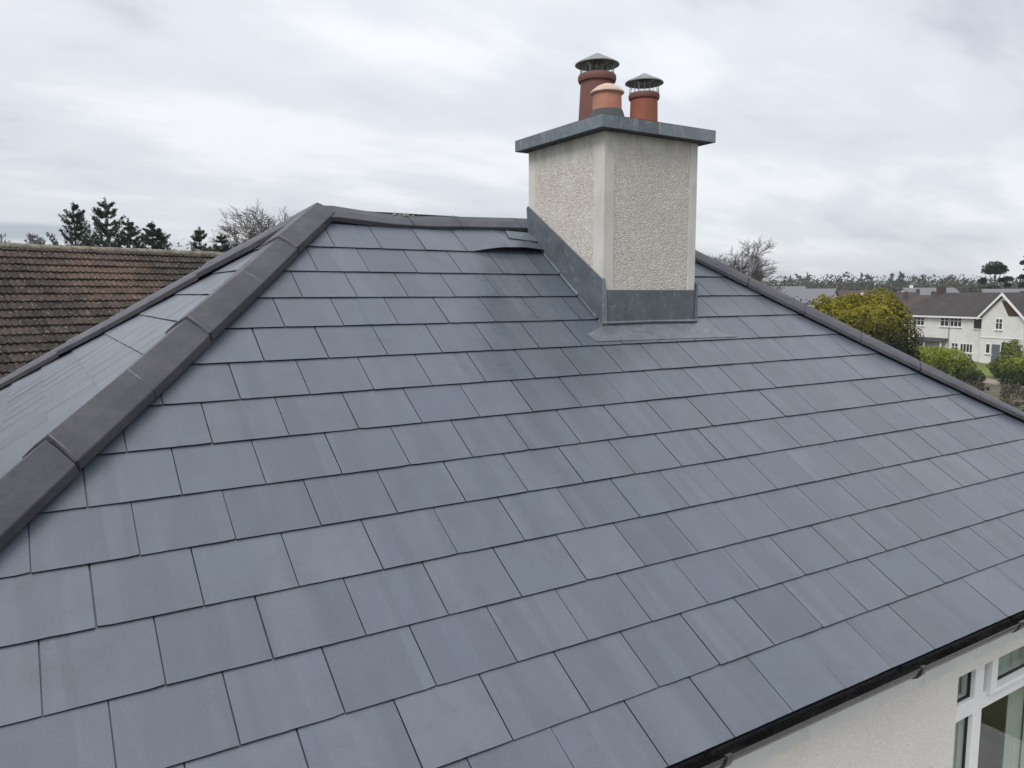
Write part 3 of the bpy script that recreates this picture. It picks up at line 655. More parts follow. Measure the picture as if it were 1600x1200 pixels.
def gutter_collar(gt, p, d, out, ln, r):   # wider ring clasping the trough: bracket or joint
    p, d, out = map(lambda v: np.array(v, float), (p, d, out)); n = 12
    def ring(q, ra): return [q + out * ra * math.cos(math.pi * i / n) + np.array((0, 0, .006 if i in (0, n) else -ra * math.sin(math.pi * i / n))) for i in range(n + 1)]
    a0, a1 = ring(p, r), ring(p + d * ln, r); b0, b1 = ring(p, .0495), ring(p + d * ln, .0495); m_ = n + 1
    mb = MB(); fs = []
    for i in range(n): fs += [(i, i + 1, m_ + i + 1, m_ + i), (2 * m_ + i, 3 * m_ + i, 3 * m_ + i + 1, 2 * m_ + i + 1), (i, 2 * m_ + i, 2 * m_ + i + 1, i + 1), (m_ + i, m_ + i + 1, 3 * m_ + i + 1, 3 * m_ + i)]
    for i in (0, n): fs.append((i, m_ + i, 3 * m_ + i, 2 * m_ + i))
    mb.add(a0 + a1 + b0 + b1, fs); return mb
gz = Z0 - .022
gt = gutter((-.10, .014, gz), (8.17, .014, gz), (0, -1, 0))
for x in (2.86, 5.02, 7.2): gutter_collar(gt, (x, .014, gz), (1, 0, 0), (0, -1, 0), .055, .0615).build('gutter_joint', M['gutter'], gt, smooth=True)
for x in (0.6, 1.4, 2.2, 3.09, 4.22, 5.14, 6.1, 7.0, 7.8):
    mb = gutter_collar(gt, (x, .014, gz), (1, 0, 0), (0, -1, 0), .028, .064)
    mb.box(x, x + .028, .045, .072, gz - .085, gz - .03); mb.build('gutter_bracket', M['gutter'], gt, smooth=True)
gutter((HL - .098 + .014 + .098, -.10, gz), (HL + .014, YE + .1, gz), (-1, 0, 0)); gutter((HR - .014, -.10, gz), (HR - .014, YE + .1, gz), (1, 0, 0)); gutter((-.1, YE - .014, gz), (8.17, YE - .014, gz), (0, 1, 0))
# window: a narrow light, a wide light and a narrow light, each with a small light over a transom
win = empty('window', ((WX0 + WX1) / 2, WY + .07, WZ0)); win.parent = house; win.location = Vector(win.location) - Vector(ROOT)
WO[win.name] = np.array(((WX0 + WX1) / 2, WY + .07, WZ0))
FY0, FY1 = WY + .06, WY + .125
def bar(name, x0, x1, z0, z1, y0=FY0, y1=FY1, mat='upvc'):
    mb = MB(); mb.box(x0, x1, y0, y1, z0, z1); o = mb.build(name, M[mat], win)
    bv = o.modifiers.new('soft_edge', 'BEVEL'); bv.width = 0.004; bv.segments = 2; return o
TZ0, TZ1 = Z0 - .580, Z0 - .500
bar('frame', WX0, WX0 + .045, WZ0, WZ1); bar('frame', WX1 - .045, WX1, WZ0, WZ1); bar('frame', WX0 + .0455, WX1 - .0455, WZ1 - .022, WZ1); bar('frame', WX0 + .0455, WX1 - .0455, WZ0, WZ0 + .055)
for x in (5.080, 5.770): bar('mullion', x, x + .080, WZ0 + .0555, WZ1 - .0225, FY0 - .002, FY1 + .002)
lights = [(WX0 + .0455, 5.0795), (5.1605, 5.7695), (5.8505, WX1 - .0455)]
for i, (x0, x1) in enumerate(lights):
    bar('transom', x0, x1, TZ0, TZ1)
    for (z0, z1, sash) in ((TZ1 + .0005, WZ1 - .0225, i == 1), (WZ0 + .0555, TZ0 - .0005, i == 1)):
        f_ = .0
        if sash and z0 > TZ1:
            sy0, sy1 = FY0 - .022, FY0 + .03; xx0, xx1 = x0 + .036, x1 - .004; f_ = .055
            for bx in ((xx0, xx0 + f_, z0 - .01, z1), (xx1 - f_, xx1, z0 - .01, z1), (xx0 + f_ + .0005, xx1 - f_ - .0005, z0 - .01, z0 + f_ - .045), (xx0 + f_ + .0005, xx1 - f_ - .0005, z1 - f_ + .04, z1)): bar('sash', *bx, sy0, sy1)
            gx0, gx1, gz0, gz1 = xx0 + f_, xx1 - f_, z0 + f_ - .045, z1 - f_ + .04
            bar('gasket_gap_shade', x0, x0 + .0355, z0, z1, FY0 + .02, FY0 + .06, 'rubber_gap_shade')  # black strip fills the gap beside the sash: its shadow put into colour
        else: gx0, gx1, gz0, gz1 = x0, x1, z0, z1
        e = .007
        for bx in ((gx0, gx0 + e, gz0, gz1), (gx1 - e, gx1, gz0, gz1), (gx0 + e, gx1 - e, gz0, gz0 + e), (gx0 + e, gx1 - e, gz1 - e, gz1)):
            mb = MB(); mb.box(bx[0], bx[1], FY0 + .021, FY0 + .034, bx[2], bx[3]); mb.build('gasket_gap_shade', M['rubber_gap_shade'], win)
        mb = MB(); mb.box(gx0 + .002, gx1 - .002, FY0 + .026, FY0 + .030, gz0 + .002, gz1 - .002); mb.build('pane', M['glass'], win)
bar('window_sill', WX0 - .05, WX1 + .05, WZ0 - .06, WZ0 - .001, WY - .06, WY + .12, 'fascia')
def curtain(x0, x1, z0, z1, step=.011):
    mb = MB(); n = int((x1 - x0) / step)
    for q in range(n):
        x = x0 + q * step; ya, yb = .246 + .010 * math.sin(q * 1.7), .246 + .010 * math.sin((q + 1) * 1.7)
        mb.add([(x, ya, z0), (x + step, yb, z0), (x + step, yb, z1), (x, ya, z1)], [(0, 1, 2, 3)])
    mb.build('curtain', M['curtain'], win, smooth=True)
curtain(WX0 + .06, 5.235, WZ0 + .06, WZ1 - .03); curtain(5.62, 5.80, WZ0 + .06, WZ1 - .03); curtain(5.24, 5.615, Z0 - .575, WZ1 - .03)
mb = MB(); mb.box(4.5, 6.6, .3505, .62, WZ0 - .05, WZ0 - .001); mb.build('window_board', M['upvc'], win)
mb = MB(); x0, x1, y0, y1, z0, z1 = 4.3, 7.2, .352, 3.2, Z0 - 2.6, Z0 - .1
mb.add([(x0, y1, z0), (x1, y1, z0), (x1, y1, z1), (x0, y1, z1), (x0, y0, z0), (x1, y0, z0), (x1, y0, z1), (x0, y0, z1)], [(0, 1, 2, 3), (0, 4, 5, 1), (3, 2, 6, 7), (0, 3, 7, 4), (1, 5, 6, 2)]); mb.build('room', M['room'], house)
V = []
for q in range(420):
    th, ph, r = rng.uniform(0, 6.28), rng.uniform(-.4, 1.4), rng.uniform(.02, .16); c = np.array((5.36 + r * math.cos(th) * math.cos(ph), .56 + r * .5 * math.sin(th), Z0 - .87 + r * 1.25 * math.sin(ph)))
    a = rng.normal(size=3); a /= np.linalg.norm(a); b = np.cross(a, rng.normal(size=3)); b /= np.linalg.norm(b); V.append([c - a * .02 - b * .01, c + a * .02 - b * .01, c + a * .02 + b * .01, c - a * .02 + b * .01])
pl_ = bigmesh('house_plant', np.array(V), 4, M['plant'], None, (5.36, .56, Z0 - 1.4)); tag(pl_, 'dark bushy house plant behind the big pane of the white window', 'plant')
mb = MB(); mb.tube([(5.36, .56, Z0 - 1.44), (5.37, .56, Z0 - .85)], [.014, .008], 6); mb.build('stem', M['plant'], pl_)
mb = MB(); mb.lathe((5.36, .56, Z0 - 1.75), [(.07, 0), (.09, .3), (.10, .31), (.09, .32), (.01, .31)], 18, False); mb.build('flower_pot', M['terra'], pl_)

#@@BACKGROUND
# ------------------------------------------------------------------ vegetation helpers
def leafmat(name, stops, rough=0.6, tips=None):
    m = Mat(name); geo = m.node('ShaderNodeNewGeometry'); W_ = geo.outputs['Position']
    c = m.ramp(geo.outputs['Random Per Island'], stops)
    c = m.mix(m.ramp(m.noise(0.8, 4, 0.6, vec=W_), [(0.38, 0.0), (0.66, 0.75)]), c, stops[0][1])
    if tips:                                # new growth higher up the plant is another colour
        z0, z1, tc_ = tips
        t = m.math('ADD', m.math('DIVIDE', m.math('SUBTRACT', m.sepz(W_, 2), z0), z1 - z0), m.math('MULTIPLY', m.math('SUBTRACT', m.noise(1.6, 4, vec=W_), 0.5), 1.3))
        c = m.mix(m.ramp(t, [(0.0, 0.0), (1.0, 0.9)]), c, m.mix(geo.outputs['Random Per Island'], tc_, tuple(v * .6 for v in tc_)))
    tr = m.node('ShaderNodeBsdfTranslucent'); m.put(tr.inputs[0], c)
    m.fin(c, rough, 0.25); mx = m.node('ShaderNodeMixShader'); mx.inputs[0].default_value = 0.22
    m.lk(m.b.outputs[0], mx.inputs[1]); m.lk(tr.outputs[0], mx.inputs[2]); m.lk(mx.outputs[0], m.t.nodes['Material Output'].inputs[0])
    return m.m
M['bark'] = Mat('grey_brown_bark'); _m = M['bark']; M['bark'] = _m.fin(_m.mix(_m.noise(3, 4), (0.085, 0.075, 0.062), (0.15, 0.14, 0.115)), 0.95, 0.15)
M['twig'] = Mat('bare_twigs').fin((0.115, 0.10, 0.09), 0.95, 0.1)
M['fartwig'] = Mat('far_bare_twigs').fin((0.135, 0.12, 0.13), 0.95, 0.1)
M['needle'] = leafmat('spruce_needles', [(0.0, (0.018, 0.032, 0.018)), (0.6, (0.032, 0.052, 0.026)), (1.0, (0.055, 0.072, 0.035))])
M['needle2'] = leafmat('cypress_sprays', [(0.0, (0.022, 0.036, 0.020)), (0.6, (0.045, 0.062, 0.026)), (1.0, (0.078, 0.088, 0.036))])
M['pineneedle'] = leafmat('pine_needles', [(0.0, (0.014, 0.026, 0.018)), (1.0, (0.040, 0.060, 0.036))])
M['yew'] = leafmat('yew_leaves', [(0.0, (0.014, 0.020, 0.006)), (0.7, (0.028, 0.036, 0.010)), (1.0, (0.055, 0.060, 0.014))], tips=(5.4, 7.3, (0.31, 0.275, 0.018)))
M['hedge'] = leafmat('hedge_leaves', [(0.0, (0.030, 0.045, 0.010)), (0.7, (0.050, 0.072, 0.014)), (1.0, (0.085, 0.105, 0.022))], tips=(1.1, 2.5, (0.32, 0.38, 0.035)))
M['shrub'] = leafmat('shrub_leaves', [(0.0, (0.026, 0.042, 0.010)), (0.6, (0.055, 0.078, 0.016)), (1.0, (0.11, 0.125, 0.03))], tips=(0.9, 2.4, (0.21, 0.25, 0.035)))
M['brownshrub'] = leafmat('winter_shrub', [(0.0, (0.05, 0.042, 0.028)), (0.6, (0.10, 0.085, 0.055)), (1.0, (0.15, 0.125, 0.085))])
M['wood'] = leafmat('far_woodland', [(0.0, (0.055, 0.060, 0.036)), (0.5, (0.085, 0.088, 0.052)), (1.0, (0.125, 0.115, 0.078))])
M['scrub'] = leafmat('garden_scrub', [(0.0, (0.045, 0.042, 0.026)), (0.5, (0.085, 0.075, 0.048)), (1.0, (0.10, 0.105, 0.045))])
def seg_quads(P0, P1, R0, R1, n=3):         # many thin tapered sticks at once
    P0, P1, R0, R1 = map(np.asarray, (P0, P1, R0, R1)); d = P1 - P0; d = d / (np.linalg.norm(d, axis=1, keepdims=True) + 1e-9)
    ref = np.where(np.abs(d[:, 2:3]) < .9, np.array([[0, 0, 1.]]), np.array([[1., 0, 0]])); a = np.cross(d, ref); a /= np.linalg.norm(a, axis=1, keepdims=True); b = np.cross(d, a)
    out = []
    for k in range(n):
        t0, t1 = 2 * math.pi * k / n, 2 * math.pi * (k + 1) / n
        u0 = math.cos(t0) * a + math.sin(t0) * b; u1 = math.cos(t1) * a + math.sin(t1) * b
        out.append(np.stack([P0 + u0 * R0[:, None], P0 + u1 * R0[:, None], P1 + u1 * R1[:, None], P1 + u0 * R1[:, None]], 1))
    return np.concatenate(out)
def leaf_quads(C_, size, r, out=None, flat=0.0, aspect=0.55):
    n = len(C_); a = r.normal(size=(n, 3)); 
    if out is not None:
        nv = out + r.normal(size=(n, 3)) * .55; nv /= np.linalg.norm(nv, axis=1, keepdims=True); a = np.cross(nv, a)
    a[:, 2] *= 1 - flat; a /= np.linalg.norm(a, axis=1, keepdims=True); b = np.cross(a, r.normal(size=(n, 3)) if out is None else nv); b /= np.linalg.norm(b, axis=1, keepdims=True)
    s = (size * r.uniform(.6, 1.35, n))[:, None]
    return np.stack([C_ - a * s - b * s * aspect * .5, C_ + a * s * .2 - b * s * aspect, C_ + a * s, C_ + a * s * .2 + b * s * aspect], 1)
def grow(seed, base, h, spread, levels, kids, trunk_r, up=0.35, fork=0.30, start_dir=(0, 0, 1), limbs=7):
    r = random.Random(seed); segs = []
    def rv(): return np.array((r.gauss(0, 1), r.gauss(0, 1), r.gauss(0, 1)))
    def branch(p, d, L, rad, lv):
        nseg = 4 if lv < 2 else (3 if lv < 4 else 2); pts = [p]; rads = [rad]
        for i in range(nseg):
            d = d + rv() * (.10 if lv == 0 else .17) + np.array((0, 0, up * (.12 if lv else .05))); d = d / np.linalg.norm(d)
            p = p + d * L / nseg; pts.append(p); rads.append(rad * (1 - .62 * (i + 1) / nseg))
        for i in range(nseg): segs.append((lv, pts[i], pts[i + 1], rads[i], rads[i + 1]))
        if lv >= levels: return
        nk = limbs if lv == 0 else kids
        for q in range(nk):
            t = (fork + (1 - fork) * (q + r.random()) / nk) if lv == 0 else (.25 + .75 * (q + r.random()) / nk)
            f = t * nseg; i = min(int(f), nseg - 1); pp = pts[i] + (pts[i + 1] - pts[i]) * (f - i); rr = rads[i] + (rads[i + 1] - rads[i]) * (f - i)
            s_ = rv(); s_ = s_ - d * (s_ @ d); s_ /= np.linalg.norm(s_)
            ang = r.uniform(.45, .95) if lv == 0 else r.uniform(.35, .85)
            nd = d * math.cos(ang) + s_ * math.sin(ang); nd[2] = nd[2] * (1 - .2) + .1; nd /= np.linalg.norm(nd)
            ln = (spread * r.uniform(.75, 1.1) * (1.15 - .55 * t)) if lv == 0 else L * r.uniform(.48, .70)
            branch(pp, nd, ln, rr * .62, lv + 1)
    branch(np.array(base, float), np.array(start_dir, float), h * .80, trunk_r, 0)
    return segs
def bare_tree(x, y, h, spread, seed, label, levels=5, kids=4, trunk_r=None, fork=.3, limbs=7, twig='twig', rmin=.012, group=None, up=.35):
    root = empty('bare_tree', (x, y, 0)); tag(root, label, 'tree', group)
    segs = grow(seed, (x, y, 0), h, spread, levels, kids, trunk_r or h * .022, up, fork, limbs=limbs)
    top = max(s[2][2] for s in segs); k = h / top
    for part, sel, mt, n in (('trunk', lambda l: l < 2, 'bark', 6), ('crown', lambda l: l >= 2, twig, 3)):
        ss = [s for s in segs if sel(s[0])]
        if not ss: continue
        sc_ = np.array((1, 1, k)); P0 = np.array([s[1] for s in ss]) * sc_; P1 = np.array([s[2] for s in ss]) * sc_
        R0 = np.maximum([s[3] for s in ss], rmin); R1 = np.maximum([s[4] for s in ss], rmin * .8)
        bigmesh(part, seg_quads(P0, P1, R0, R1, n), 4, M[mt], root)
    return root
def conifer(x, y, h, R_, seed, label, mat='needle', whorls=24, per=6, lean=.0, bare=.12, upturn=.5, dens=70, size=.17, thin=0.0):
    r = np.random.default_rng(seed); root = empty('conifer_tree', (x, y, 0)); tag(root, label, 'tree')
    P0, P1, R0, R1, L_ = [], [], [], [], []; tk = []
    for i in range(10):
        z0, z1 = h * i / 10, h * (i + 1) / 10; tk.append(((x + lean * z0, y, z0), (x + lean * z1, y, z1), h * .016 * (1 - i / 10.5) + .02, h * .016 * (1 - (i + 1) / 10.5) + .02))
    tkq = seg_quads([t[0] for t in tk], [t[1] for t in tk], [t[2] for t in tk], [t[3] for t in tk], 7)
    for w_ in range(whorls):
        f = bare + (1 - bare) * (w_ + r.uniform(-.3, .3)) / whorls; f = min(max(f, .05), .985); z = h * f
        for q in range(per):
            if r.random() < thin * (1 - f): continue
            az = r.uniform(0, 6.283); ln = R_ * ((1 - f) ** .75) * r.uniform(.55, 1.2) + .12
            hd = np.array((math.cos(az), math.sin(az), 0)); p = np.array((x + lean * z, y, z)); n = 5; droop = r.uniform(.05, .35)
            pts = [p + hd * ln * t + np.array((0, 0, ln * (-droop * math.sin(t * 2.2) + upturn * t ** 2.5))) for t in np.linspace(0, 1, n + 1)]
            for i in range(n): P0.append(pts[i]); P1.append(pts[i + 1]); R0.append(.035 * (1 - i / n) + .008); R1.append(.035 * (1 - (i + 1) / n) + .006)
            m_ = int(dens * (.35 + ln / R_)); t = r.beta(1.7, 1.0, m_) * n; i = np.minimum(t.astype(int), n - 1); pa = np.array(pts); c = pa[i] + (pa[i + 1] - pa[i]) * (t - i)[:, None]
            c = c + r.normal(size=(m_, 3)) * np.array((.075, .075, .055)) * (.7 + ln / R_) - np.array((0, 0, .04)); L_.append(c)
    tipc = np.stack([np.full(90, x + lean * h), np.full(90, y), h * (1 - r.uniform(0, .09, 90))], 1) + r.normal(size=(90, 3)) * .06; L_.append(tipc)
    bigmesh('trunk', np.concatenate([tkq, seg_quads(P0, P1, R0, R1, 4)]), 4, M['bark'], root)
    C_ = np.concatenate(L_); bigmesh('crown', leaf_quads(C_, size, r, aspect=.34), 4, M[mat], root)
    return root
def blob_leaves(c, rad, n, r, lump=.18, shell=.30, boxy=1.0, zmin=None):
    v = r.normal(size=(n, 3)); v /= np.linalg.norm(v, axis=1, keepdims=True)
    q_ = v / (np.abs(v) ** (2 * boxy)).sum(1, keepdims=True) ** (1 / (2 * boxy))
    ph = r.uniform(0, 6.28, 6); k = 1 + lump * (np.sin(v[:, 0] * 4 + ph[0]) * np.sin(v[:, 1] * 5 + ph[1]) + .7 * np.sin(v[:, 2] * 7 + ph[2] + v[:, 0] * 3) + .5 * np.sin(v[:, 1] * 11 + ph[3]) * np.sin(v[:, 2] * 9 + ph[4] + v[:, 0] * 8)) * .6
    s = k * (1 - shell * r.random(n) ** 2.0)
    C_ = np.array(c) + q_ * np.array(rad) * s[:, None]
    if boxy > 1: v = np.sign(q_) * np.abs(q_) ** (2 * boxy - 1); v /= np.linalg.norm(v, axis=1, keepdims=True)
    if zmin is not None: kp = C_[:, 2] > zmin; C_, v = C_[kp], v[kp]
    return C_, v
def shrub(name, x, y, parts, mat, size, seed, label, cat='shrub', dens=90, stem=True, group=None, boxy=1.0, lump=.18):
    r = np.random.default_rng(seed); root = empty(name, (x, y, 0)); tag(root, label, cat, group); Q = []
    for (dx, dy, z, rx, ry, rz) in parts:
        n = int(dens * (rx * ry + rx * rz + ry * rz) * 4 / 3 / (size / .12) ** 2); C_, v = blob_leaves((x + dx, y + dy, z), (rx, ry, rz), n, r, zmin=.03, boxy=boxy, lump=lump); Q.append(leaf_quads(C_, size, r, v))
    bigmesh('foliage', np.concatenate(Q), 4, M[mat], root)
    P0, P1, R0, R1 = [], [], [], []
    for (dx, dy, z, rx, ry, rz) in parts:
        for q in range(8):
            a = r.uniform(0, 6.28); f = r.uniform(.2, .75); P0.append((x + dx * .6 + .1 * math.cos(a), y + dy * .6 + .1 * math.sin(a), 0)); P1.append((x + dx + rx * f * math.cos(a), y + dy + ry * f * math.sin(a), z + rz * r.uniform(.0, .6))); R0.append(.06); R1.append(.02)
    bigmesh('stem', seg_quads(P0, P1, R0, R1, 5), 4, M['bark'], root)
    return root

# ------------------------------------------------------------------ neighbouring house with the old tiled roof
m = Mat('old_concrete_tile'); W_ = m.vec(coord='World')
c = m.ramp(m.rand(), [(0, (0.034, 0.029, 0.027)), (0.5, (0.052, 0.042, 0.038)), (1, (0.082, 0.062, 0.053))])
dd = m.node('ShaderNodeVectorMath', operation='DISTANCE'); m.lk(W_, dd.inputs[0]); dd.inputs[1].default_value = (3.1, 23.2, 8.6)
patch = m.math('ADD', m.math('MULTIPLY', dd.outputs['Value'], -0.50), m.math('MULTIPLY', m.noise(1.1, 5, 0.7, vec=W_), 2.0))
c = m.mix(m.ramp(patch, [(0.05, 0.0), (0.6, 0.6)]), c, m.mix(m.noise(9, 3, vec=W_), (0.125, 0.074, 0.054), (0.165, 0.108, 0.080)))
c = m.mix(m.ramp(m.noise(5, 5, 0.7, vec=W_), [(0.50, 0.0), (0.64, 0.75)]), c, (0.040, 0.038, 0.030))
c = m.mix(m.ramp(m.noise(13, 5, 0.7, vec=W_), [(0.57, 0.0), (0.65, 0.8)]), c, (0.25, 0.235, 0.20))
c = m.mix(m.ramp(m.noise(3.0, 4, 0.6, vec=W_), [(0.58, 0.0), (0.72, 0.6)]), c, (0.060, 0.062, 0.045))
m.bump(m.noise(40, 4, 0.7, vec=W_), 0.6, 0.012); M['oldtile'] = m.fin(c, 0.95, 0.2)
m = Mat('mossy_ridge'); W_ = m.vec(coord='World'); M['oldridge'] = m.fin(m.mix(m.ramp(m.noise(4, 5, 0.7, vec=W_), [(0.4, 0.0), (0.65, 1.0)]), (0.15, 0.135, 0.10), (0.28, 0.26, 0.21)), 0.95, 0.2)
nd = np.array((.9494, .3140, 0)); nf = np.array((.3140, -.9494, 0)); NP = math.radians(35); NR0 = np.array((.60, 23.80, Z0 + 2.86))
nhouse = tag(empty('neighbour_house', (NR0[0], NR0[1], 0)), 'neighbouring house with an old lichen-spotted brown tiled roof', 'house')
nup = -nf * math.cos(NP) + np.array((0, 0, math.sin(NP))); nn_ = np.cross(nd, nup); NS = 6.3; T0, T1 = -9.0, 9.6
mb = MB(); e0 = NR0 + nd * T0 - nup * NS; e1 = NR0 + nd * T1 - nup * NS; bk = nf * -1
bup = nf * math.cos(NP) + np.array((0, 0, math.sin(NP))); f0 = NR0 + nd * T0 - bup * NS; f1 = NR0 + nd * T1 - bup * NS
mb.add([e0 - nn_ * .06, e1 - nn_ * .06, NR0 + nd * T1 - (0, 0, .07), NR0 + nd * T0 - (0, 0, .07), f0, f1], [(0, 1, 2, 3), (3, 2, 5, 4)]); nroof = mb.build('roof', M['underlay'], nhouse)
TW, TG, TL = .30, .345, .42
def tile_mesh(seed):
    r = random.Random(seed); xs = np.linspace(0, TW, 21); prof = [.030 * max(0.0, math.cos(2 * math.pi * (x - .075) / .15)) ** 1.3 for x in xs]
    vs = []; th = .026; n = len(xs)
    for (y, lift) in ((0, .062), (TL, .0)):
        for x, z in zip(xs, prof): vs.append((x, y + (r.uniform(-.004, .004) if y == 0 else 0), z + lift + r.uniform(-.0015, .0015)))
    for (y, lift) in ((0, .062 - th), (TL, -th)):
        for x, z in zip(xs, prof): vs.append((x, y, z * .8 + lift))
    fs = []
    for i in range(n - 1):
        fs += [(i, i + 1, n + i + 1, n + i), (2 * n + i + 1, 2 * n + i, 3 * n + i, 3 * n + i + 1), (i + 1, i, 2 * n + i, 2 * n + i + 1)]
    fs += [(0, n, 3 * n, 2 * n), (2 * n - 1, n - 1, 3 * n - 1, 4 * n - 1)]
    me = bpy.data.meshes.new('tile'); me.from_pydata(vs, [], fs); me.materials.append(M['oldtile']); me.polygons.foreach_set('use_smooth', [True] * len(fs)); me.set_sharp_from_angle(angle=math.radians(50)); return me
TM = [tile_mesh(i) for i in range(4)]
BAS = np.stack([nd, nup, nn_], 1); rest = MB(); cand = []
for i in range(18):
    for j in range(int((T1 - T0) / TW)):
        t = T0 + j * TW + rnd.uniform(-.003, .003); d = .30 + i * TG + rnd.uniform(-.006, .006); p = NR0 + nd * t - nup * d + nn_ * rnd.uniform(-.006, .009); q = project(p + nd * .15 + nup * .15)
        vis = -25 < q[0] < 360 and q[1] < 600 - .552 * q[0]
        cand.append((not vis, -j if False else abs(q[0] - 100) + abs(q[1] - 450), p, vis, rnd.randrange(4), rnd.uniform(-.022, .022)))
cand.sort(key=lambda z: (z[0], z[1])); nb = 0
for nv, _, p, vis, mi, rz in cand:
    Rm = Matrix(BAS.tolist()).to_4x4() @ Matrix.Rotation(rz, 4, 'Z')
    if vis and nb < 300:
        nb += 1; o = bpy.data.objects.new('tile', TM[mi]); COL.objects.link(o); o.parent = nroof
        o.matrix_local = Matrix.Translation(Vector(p - WO[nroof.name])) @ Rm
    else:
        me = TM[mi]; R3 = np.array(Rm.to_3x3()); rest.add([R3 @ np.array(v.co) + p for v in me.vertices], [tuple(f.vertices) for f in me.polygons])
tag(rest.build('tiles', M['oldtile'], nroof), kind='stuff')
for j in range(int((T1 - T0) / .45)):
    c = NR0 + nd * (T0 + .45 * j) + (0, 0, -.055 + rnd.uniform(-.006, .006)); mb = MB(); n = 9; A = []; B = []
    for k in range(n + 1):
        a = math.pi * k / n; v = nf * .135 * math.cos(a) + np.array((0, 0, .125 * math.sin(a))); A.append(c + v); B.append(c + nd * .445 + v * 1.04)
    mb.add(A + B, [(i, i + 1, n + 2 + i, n + 1 + i) for i in range(n)] + [tuple(range(n + 1))[::-1], tuple(range(n + 1, 2 * n + 2))]); mb.build('ridge_tile', M['oldridge'], nroof, c, True)
V = []
for q in range(260):                        # tufts of moss on the ridge and the top courses
    t = rng.uniform(-1, 8); d = abs(rng.normal(0, .25)); V.append(NR0 + nd * t - nup * d + np.array((0, 0, .08 if d < .1 else .05)))
bigmesh('moss', leaf_quads(np.array(V), .035, rng, flat=.3, aspect=.9), 4, leafmat('moss', [(0, (0.06, 0.06, 0.025)), (1, (0.15, 0.14, 0.06))]), nroof)['kind'] = 'stuff'
mb = MB(); wz = (e0)[2] - .05; wf = nf * (NS * math.cos(NP) - .35)
q = [NR0 + nd * (T0 + .3) + wf, NR0 + nd * (T1 - .3) + wf, NR0 + nd * (T1 - .3) - wf, NR0 + nd * (T0 + .3) - wf]
mb.add([(a[0], a[1], 0) for a in q] + [(a[0], a[1], wz) for a in q] + [tuple(NR0 + nd * (T0 + .3) - (0, 0, .25)), tuple(NR0 + nd * (T1 - .3) - (0, 0, .25))], [(0, 1, 5, 4), (1, 2, 6, 9, 5), (2, 3, 7, 6), (3, 0, 4, 8, 7)]); mb.build('wall', M['wall'], nhouse)

# ------------------------------------------------------------------ trees behind the neighbouring roof
conifer(4.4, 67.6, 15.2, 5.2, 11, 'tall spruce with upswept tips, first of the pair behind the old tiled ridge', dens=230, upturn=.75, per=6, whorls=17, thin=.5, bare=.5, size=.10)
conifer(6.35, 64.0, 15.3, 4.6, 12, 'tallest spruce, with a bare lower trunk, behind the old tiled ridge', dens=210, upturn=.62, per=6, whorls=17, thin=.9, bare=.5, size=.10)
conifer(8.4, 69.8, 14.4, 4.2, 13, 'shorter bushy spruce just beside the tallest spruce', dens=220, upturn=.55, per=6, whorls=18, thin=.3, mat='needle2', bare=.5, size=.10)
conifer(9.5, 64.4, 13.7, 5.6, 14, 'broad pyramid-shaped dark conifer between the spruces and the brown shrubby trees', dens=240, upturn=.35, per=8, whorls=22, bare=.5, size=.10)
conifer(13.1, 65.3, 13.6, 3.2, 15, 'thin double-topped conifer rising from brown scrub behind the tiled roof', dens=190, upturn=.6, per=5, whorls=16, thin=.3, mat='needle2', bare=.55, size=.10)
conifer(16.2, 72.1, 13.6, 3.8, 16, 'small dark conifer below the round bare tree', dens=200, upturn=.3, per=7, whorls=18, bare=.55, size=.10)
shrub('shrub', 5.0, 62.5, [(-1.2, 0, 9.6, 1.9, 1.3, 2.2), (.8, 0, 9.2, 1.8, 1.2, 1.8), (2.6, .4, 9.2, 1.6, 1.2, 1.9)], 'needle2', .2, 31, 'dense green growth at the foot of the two tall spruces', 'shrub', dens=40)
shrub('shrub', 11.3, 63.0, [(-.9, 0, 9.6, 1.2, 1.2, 2.0), (.6, 0, 10.0, 1.5, 1.2, 2.3), (2.4, .3, 9.6, 1.3, 1.2, 2.1)], 'scrub', .16, 32, 'brownish leafless scrub between the pyramid conifer and bare tree', 'shrub', dens=16, lump=.3)
bare_tree(22.0, 74.4, 17.0, 6.4, 47, 'round-crowned leafless tree standing behind the left hip of the slate roof', levels=5, kids=5, fork=.38, limbs=18, rmin=.016, trunk_r=.26, up=.5)
bare_tree(13.8, 70.5, 12.7, 1.8, 22, 'small leafless tree between the brown scrub and the small dark conifer', levels=4, kids=4, limbs=5, rmin=.014)
for i, (x, y, h, s_) in enumerate(((-3.2, 191, 21.2, 3.4), (-.2, 195, 21.6, 3.2), (3.4, 184.6, 20.9, 3.6), (6.9, 197, 21.2, 3.2))):
    bare_tree(x, y, h, s_, 50 + i, ('first', 'second', 'third', 'fourth')[i] + ' distant leafless tree from the left edge, above the old tiled ridge', levels=4, kids=5, limbs=8, rmin=.06, twig='fartwig', group='distant row of leafless trees on the tiled ridge line')

